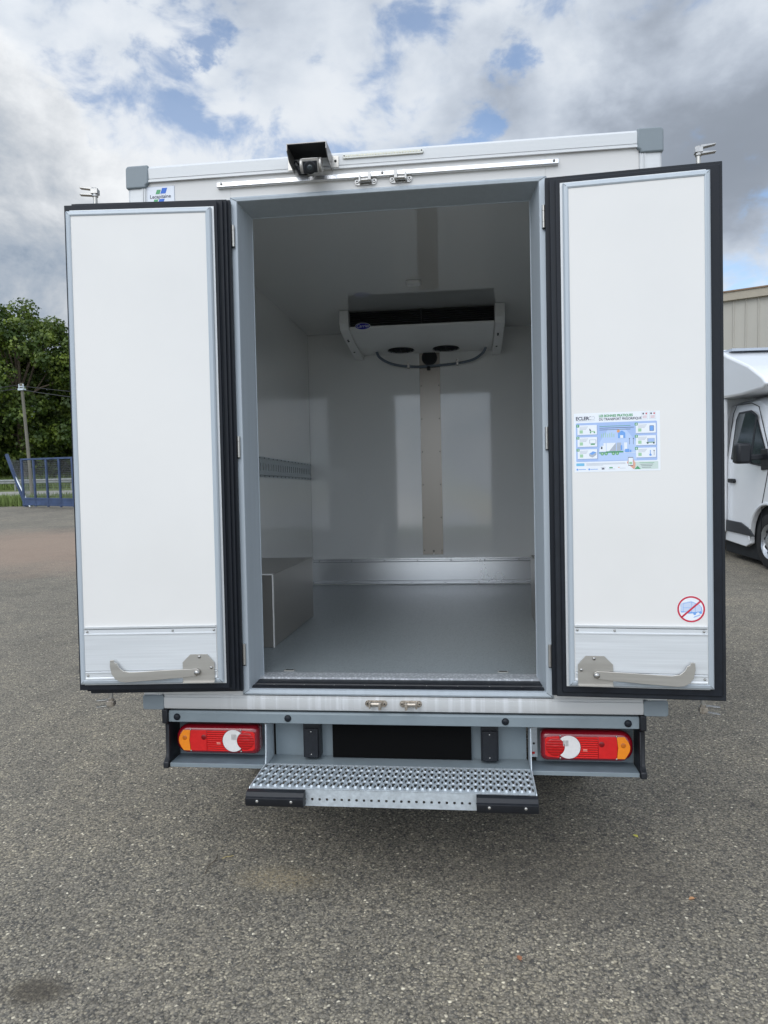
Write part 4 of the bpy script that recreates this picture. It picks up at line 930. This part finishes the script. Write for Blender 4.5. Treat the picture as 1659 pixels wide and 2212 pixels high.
# utility pole
pole=empty('utility_pole',(-24.3,36.3,0)); tag(pole,'tall grey wooden utility pole with cables at its top','utility pole')
b=MB(woodm); b.tube([(.12,0,-.1),(.02,0,3.2),(-.10,0,6.25)],[.095,.088,.08],14); b.build('shaft',pole)
b=MB(galv,blackp); b.box(-.25,.05,-.16,.16,5.85,5.95); b.box(-.22,.02,-.14,.14,6.02,6.07)
for dx in (-.22,.02): b.use(galv).cyl((dx,-.05,5.95),(dx,-.05,6.20),.035,10)
b.build('insulator_clamp',pole)
b=MB(blackp)
for (a,c,z0,z1,sag) in (((-.2,0),(-16,2),6.15,6.4,.35),((-.2,0),(-16,2),5.95,6.15,.3),((-.2,0),(22,6),6.1,4.9,.5),((-.2,0),(20,-4),5.9,4.4,.6)):
    pts=[(a[0]+(c[0]-a[0])*t,a[1]+(c[1]-a[1])*t,z0+(z1-z0)*t-sag*4*t*(1-t)) for t in [i/14 for i in range(15)]]; b.tube(pts,.018,5)
b.build('cable',pole)
# guard rail
railm=mat('guard_rail_steel',(.26,.27,.26),.6,.3,noise=(3,.2,.05))
gr=empty('guard_rail',(-62,43.6,0)); tag(gr,'long pale steel guard rail along the road beyond the gate','guard rail')
b=MB(railm); b.prism([(0,.45),(-.05,.50),(-.05,.56),(0,.60),(-.05,.64),(-.05,.70),(0,.75),(.012,.75),(-.035,.70),(-.035,.64),(.012,.60),(-.035,.56),(-.035,.50),(.012,.45)],lambda a,c,d:(d,a,c),0,52); b.build('beam',gr)
for i in range(14):
    b=MB(railm); b.box(i*4,i*4+.1,.02,.12,0,.72); b.build('rail_post',gr)
# ------------------------------------------------------------------ trees
def tree(x,y,H,rad,seed,label,n_cl=150,leaf=.30,name='plane_tree'):
    rnd=random.Random(seed); t=empty(name,(x,y,0)); tag(t,label,'tree',group='trees beyond the road')
    b=MB(barkm); th=H*.30
    b.tube([(0,0,-.2),(.1,.05,th*.5),(-.05,.1,th),(.1,0,H*.62),(0,.05,H*.86)],[.42,.34,.30,.18,.06],12)
    cen=[]
    for k in range(n_cl):
        while True:
            p=Vector((rnd.uniform(-1,1),rnd.uniform(-1,1),rnd.uniform(-1,1)))
            if .30<p.length<1: break
        p=p.normalized()*(p.length**.55)
        w=rad*(1.0-.30*max(0,p.z)); c=Vector((p.x*w,p.y*w,H*.53+p.z*H*.44)); c+=Vector((rnd.gauss(0,.5),rnd.gauss(0,.5),rnd.gauss(0,.3))); cen.append(c)
    for c in cen[::7]:
        z0=rnd.uniform(th*.8,H*.6); m=Vector((c.x*.45,c.y*.45,z0+(c.z-z0)*.6)); b.tube([(0,0,z0),m,c],[.11,.07,.02],6)
    b.build('trunk',t)
    vs=[];fs=[]
    for c in cen:
        cr=rnd.uniform(.75,1.55)*rad/5.0*.82
        for i in range(rnd.randint(200,300)):
            d=Vector((rnd.gauss(0,1),rnd.gauss(0,1),rnd.gauss(0,1))).normalized()*(rnd.random()**.4)*cr; d.z*=.8
            p=c+d; s_=leaf*rnd.uniform(.5,1.2); nrm=(d.normalized()*1.2+Vector((rnd.gauss(0,.6),rnd.gauss(0,.6),rnd.gauss(.4,.6)))).normalized()
            u=nrm.orthogonal().normalized(); u.rotate(Matrix.Rotation(rnd.uniform(0,6.28),3,nrm)); v=nrm.cross(u); k=len(vs)
            vs+=[p-u*s_*.5,p+v*s_*.38+nrm*s_*.08,p+u*s_*.55,p-v*s_*.38-nrm*s_*.05]; fs.append((k,k+1,k+2,k+3))
    q=MB(leafm); q.add(vs,fs); q.build('crown',t,ang=180); return t
tree(-43.5,50,15.8,6.4,11,'tallest round green tree at the left edge beyond the road',170)
tree(-34.6,52,14.5,5.6,12,'green tree just left of the truck door, lower than its neighbour',150)
tree(-26.5,55,15,6.0,13,'green tree mostly hidden behind the open left door',120)
tree(-51.5,54,14.5,6.0,14,'green tree at the far left outside the pole',110)
tree(-38.2,57,12.6,6.4,16,'dark tree filling the gap between the two front trees',190)
grass_patch('hedge_undergrowth',-62,-20,57,60,9000,1.6,5)
b=MB(leafm); rnd=random.Random(21); vs=[];fs=[]
for i in range(14000):
    x=rnd.uniform(-62,-20); h=2.6+1.2*math.sin(x*.7)+rnd.gauss(0,.3); p=Vector((x,57+rnd.gauss(0,.8),abs(rnd.random()*h))); s_=rnd.uniform(.2,.5)
    u=Vector((rnd.gauss(0,1),rnd.gauss(0,1),rnd.gauss(0,1))).normalized(); v=u.orthogonal().normalized(); k=len(vs); vs+=[p-u*s_,p+v*s_*.6,p+u*s_,p-v*s_*.6]; fs.append((k,k+1,k+2,k+3))
b.add(vs,fs); tag(b.build('undergrowth',ang=180),None,None,kind='stuff')
# ------------------------------------------------------------------ warehouse at the right
bd=Vector((.865,-.5)).normalized(); A=Vector((9.2,25.0)); LEN=46
hall=empty('warehouse',(A.x,A.y,0),(0,0,math.atan2(bd.y,bd.x))); tag(hall,'beige warehouse with vertical ribbed metal cladding behind the white motorhome','warehouse')
HH=7.05
b=MB(cladm); pts=[]; x=0; P=.40
while x<LEN: pts+=[(x,0),(x+.035,-.035),(x+.055,-.035),(x+.09,0)]; x+=P
pts+=[(LEN,0),(LEN,14),(0,14)]
b.prism(pts,lambda a,c,d:(a,c,d),0,HH-.05); b.build('clad_wall',hall,ang=20)
b=MB(linerm,mat('gutter_brown',(.20,.13,.08),.6,noise=(5,.1,.05))); b.box(-.1,LEN+.1,-.16,.1,HH-.28,HH); b.use(b.mats[1]).box(-.12,LEN+.12,-.20,.1,HH,HH+.05); b.box(-.1,LEN+.1,.1,14.1,HH-.04,HH+.02); b.build('roof_edge',hall)
# ------------------------------------------------------------------ motorhome
mh=empty('motorhome',(4.27,7.60,0),(0,0,R(5))); mh.scale=(1.12,1.12,1.12)
tag(mh,'white motorhome parked facing us behind the open right door','motorhome')
S_=lambda a,c,d:(d,-a,c)       # a = forward, c = up, d = across (visible side: x = 0 .. body to +x)
Wv=1.95
arch=[(.43*math.cos(t),.60+.40*math.sin(t)) for t in [R(-10+200*i/16) for i in range(17)]]
side=[(.85,.50),(.98,.60),(1.02,.85),(.90,1.12),(.55,1.32),(.10,1.46),(-1.30,1.46),(-1.30,.50),(-.55,.48)]+[p for p in reversed(arch)]
b=MB(carw,dark); b.use(carw)
for d0,d1 in ((0,.06),(Wv-.06,Wv)): b.prism(side,S_,d0,d1)
b.prism([(.90,1.12),(.55,1.32),(.10,1.46),(-1.30,1.46),(-1.30,1.43),(.08,1.43),(.52,1.29),(.86,1.09)],S_,.06,Wv-.06)
b.prism([(.85,.32),(.98,.45),(1.02,.85),(.90,1.12),(.86,1.10),(.95,.85),(.90,.50)],S_,.06,Wv-.06)
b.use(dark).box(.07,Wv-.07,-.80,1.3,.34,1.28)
bodyo=b.build('cab_body',mh,bevel=.012,seg=3)
# greenhouse: tapering upper cab
b=MB(carw); st=[(-1.30,2.20),(-.50,2.22),(-.22,2.12),(.10,1.75),(.42,1.40)]
lo=[-1.30,-.50,-.10,.25,.52]; vs=[];fs=[]
for (a,zt),al in zip(st,lo):
    zl=1.455 if al<.2 else 1.40-.1*(al-.2)
    zl=min(zl,zt-.01); k=.17*(zt-zl)/.75
    vs+=[(0.0,-al,zl),(k*.35,-(a*.6+al*.4),zl+(zt-zl)*.55),(k*.8,-a,zl+(zt-zl)*.93),(k+.10,-a,zt),(Wv-k-.10,-a,zt),(Wv-k*.8,-a,zl+(zt-zl)*.93),(Wv-k*.35,-(a*.6+al*.4),zl+(zt-zl)*.55),(Wv,-al,zl)]
for i in range(4):
    for j in range(7): fs.append((i*8+j,i*8+j+1,(i+1)*8+j+1,(i+1)*8+j))
fs.append(tuple(range(8))); b.add(vs,fs); b.build('cab_roof',mh,ang=35)
# side window (frame + glass), door seams, handle, mouldings
def sidept(a,c,d):      # lean in above the belt line
    k=max(0,(c-1.455))/.75*.17*.60; return (k-d,-a,c)
for sgn in (0,1):
    fn=(lambda a,c,d:sidept(a,c,d)) if sgn==0 else (lambda a,c,d:(Wv-sidept(a,c,d)[0],-a,c))
    win=[(-1.00,1.50),(-1.00,1.98),(-.94,2.06),(-.60,2.07),(-.46,2.02),(-.06,1.58),(-.02,1.42),(-.10,1.42)]
    b=MB(blackp,glass); b.use(blackp).prism(win,fn,.004,.010); b.use(glass).prism([((a+.5)*.93-.5,(c-1.75)*.92+1.75) for a,c in win],fn,.010,.014)
    b.use(blackp).prism([(-.44,1.46),(-.40,1.46),(-.40,2.0),(-.44,2.02)],fn,.013,.017); b.build('side_window',mh,ang=30)
    b=MB(blackp,carw)
    b.tube([fn(-.16,.46,.002),fn(-.13,1.0,.002),fn(.02,1.40,.002),fn(-.03,1.62,.002),fn(-.42,2.10,.002),fn(-.62,2.15,.002),fn(-1.05,2.15,.002),fn(-1.12,2.05,.002),fn(-1.14,1.4,.002),fn(-1.14,.46,.002)],.006,5)
    b.build('door_seam',mh)
    b=MB(blackp); b.prism(rrect(-1.02,-.84,1.215,1.265,.02),fn,.003,.035); b.build('door_handle',mh,bevel=.006)
    b=MB(mat('moulding_grey',(.03,.033,.038),.5,noise=(20,.1,.05))); b.prism([(-1.28,.62),(-1.28,.755),(-.66,.755),(-.42,.70),(-.28,.62)],fn,.003,.022); b.build('side_moulding',mh,bevel=.006)
    b=MB(redink); b.prism(rrect(.10,.17,1.10,1.22,.01),fn,.001,.006); b.build('side_badge',mh)
    # arch lip
    b=MB(carw,blackp); ap=[(.445*math.cos(t),.60+.415*math.sin(t)) for t in [R(-5+190*i/18) for i in range(19)]]
    b.tube([fn(a,c,.0) for a,c in ap],.018,6); b.build('arch_lip',mh)
# mirror
for sgn in (0,1):
    mx=(lambda x:x) if sgn==0 else (lambda x:Wv-x)
    b=MB(blackp,glass); b.box(mx(-.345),mx(-.17),.03,.18,1.46,1.69); m1=b.build('mirror',mh,bevel=.035,seg=3)
    b=MB(blackp); b.box(mx(-.18),mx(.02),.06,.12,1.50,1.56); b.prism([(-.14,1.38),(-.14,1.62),(.02,1.62),(.10,1.40)],S_,mx(-.02),mx(.03)); b.build('mirror_arm',m1,bevel=.01)
    b=MB(glass); b.box(mx(-.335),mx(-.18),.179,.1835,1.475,1.675); b.build('mirror_glass',m1)
wheel('wheel',mh,(.12,0,.345),(-1,0,0),.345,.20); wheel('wheel',mh,(Wv-.12,0,.345),(1,0,0),.345,.20)
wheel('wheel',mh,(.12,3.6,.345),(-1,0,0),.345,.20); wheel('wheel',mh,(Wv-.12,3.6,.345),(1,0,0),.345,.20)
# windscreen, headlights
b=MB(glass,blackp); vs=[(.14,.20,2.05),(Wv-.14,.20,2.05),(Wv-.05,-.50,1.44),(.05,-.50,1.44)]; vs=[(x,y-.02,z+.02) for x,y,z in vs]; b.add(vs+[(x,y+.02,z-.02) for x,y,z in vs],[(0,1,2,3),(4,7,6,5),(0,4,5,1),(1,5,6,2),(2,6,7,3),(3,7,4,0)]); b.build('windscreen',mh)
for x in (.08,Wv-.38):
    b=MB(whl); b.box(x,x+.30,-1.04,-.96,.82,1.02); b.build('headlight',mh,bevel=.02)
b=MB(blackp); b.box(.5,Wv-.5,-1.035,-.98,.55,.80); b.build('front_grille',mh,bevel=.01)
# living body and over-cab fairing
b=MB(carw); bx0,bx1=-.10,Wv+.10
b.box(bx0,bx1,1.30,5.6,.58,2.80); b.build('living_body',mh,bevel=.04,seg=3)
b=MB(carw); b.prism([(-1.30,2.80),(-1.30,2.24),(-.55,2.24),(.02,2.27),(.12,2.32),(.02,2.40),(-.35,2.56),(-.95,2.74),(-1.1,2.80)],S_,bx0+.01,bx1-.01); b.build('cab_fairing',mh,bevel=.03,seg=3)
b=MB(carw); b.box(bx0+.01,.0,1.08,1.30,.60,2.24); b.build('body_joint_panel',mh,bevel=.03)
b=MB(carw); b.box(Wv,bx1-.01,1.08,1.30,.60,2.24); b.build('body_joint_panel',mh,bevel=.03)
b=MB(pgry,carw); b.box(bx0+.1,bx1-.1,1.0,5.5,2.80,2.83); b.use(carw).box(.3,1.0,2.0,2.6,2.83,2.93); b.build('roof_rail',mh)

def lower(o):
    for ch in o.children:
        if ch.name.startswith('wheel') or ch.name.startswith('rim'): continue
        if ch.type=='MESH':
            for v in ch.data.vertices: v.co.z=v.co.z*1.09-.30
        lower(ch)
lower(mh)

def grit():
    rnd=random.Random(77); b=MB(mat('loose_grit',(.34,.31,.26),.8,noise=(25,.75,.05))); vs=[];fs=[]
    for i in range(1500):
        y=-1.6+4.6*rnd.random()**1.3; x=rnd.uniform(-2.6,2.8); r=rnd.uniform(.0015,.0042)*(1.6 if rnd.random()<.04 else 1); k=len(vs); a=rnd.uniform(0,6.28)
        pts=[(1,0,0),(0,.8,0),(-.9,0,0),(0,-.9,0),(.1,.1,.7),(0,0,-.4)]
        for p in pts:
            px,py=p[0]*math.cos(a)-p[1]*math.sin(a),p[0]*math.sin(a)+p[1]*math.cos(a); vs.append((x+px*r*rnd.uniform(.8,1.2),y+py*r*rnd.uniform(.8,1.2),r*.4+p[2]*r))
        for f in ((0,1,4),(1,2,4),(2,3,4),(3,0,4),(1,0,5),(2,1,5),(3,2,5),(0,3,5)): fs.append(tuple(j+k for j in f))
    b.add(vs,fs); tag(b.build('loose_grit',ang=20),None,None,kind='stuff')
grit()
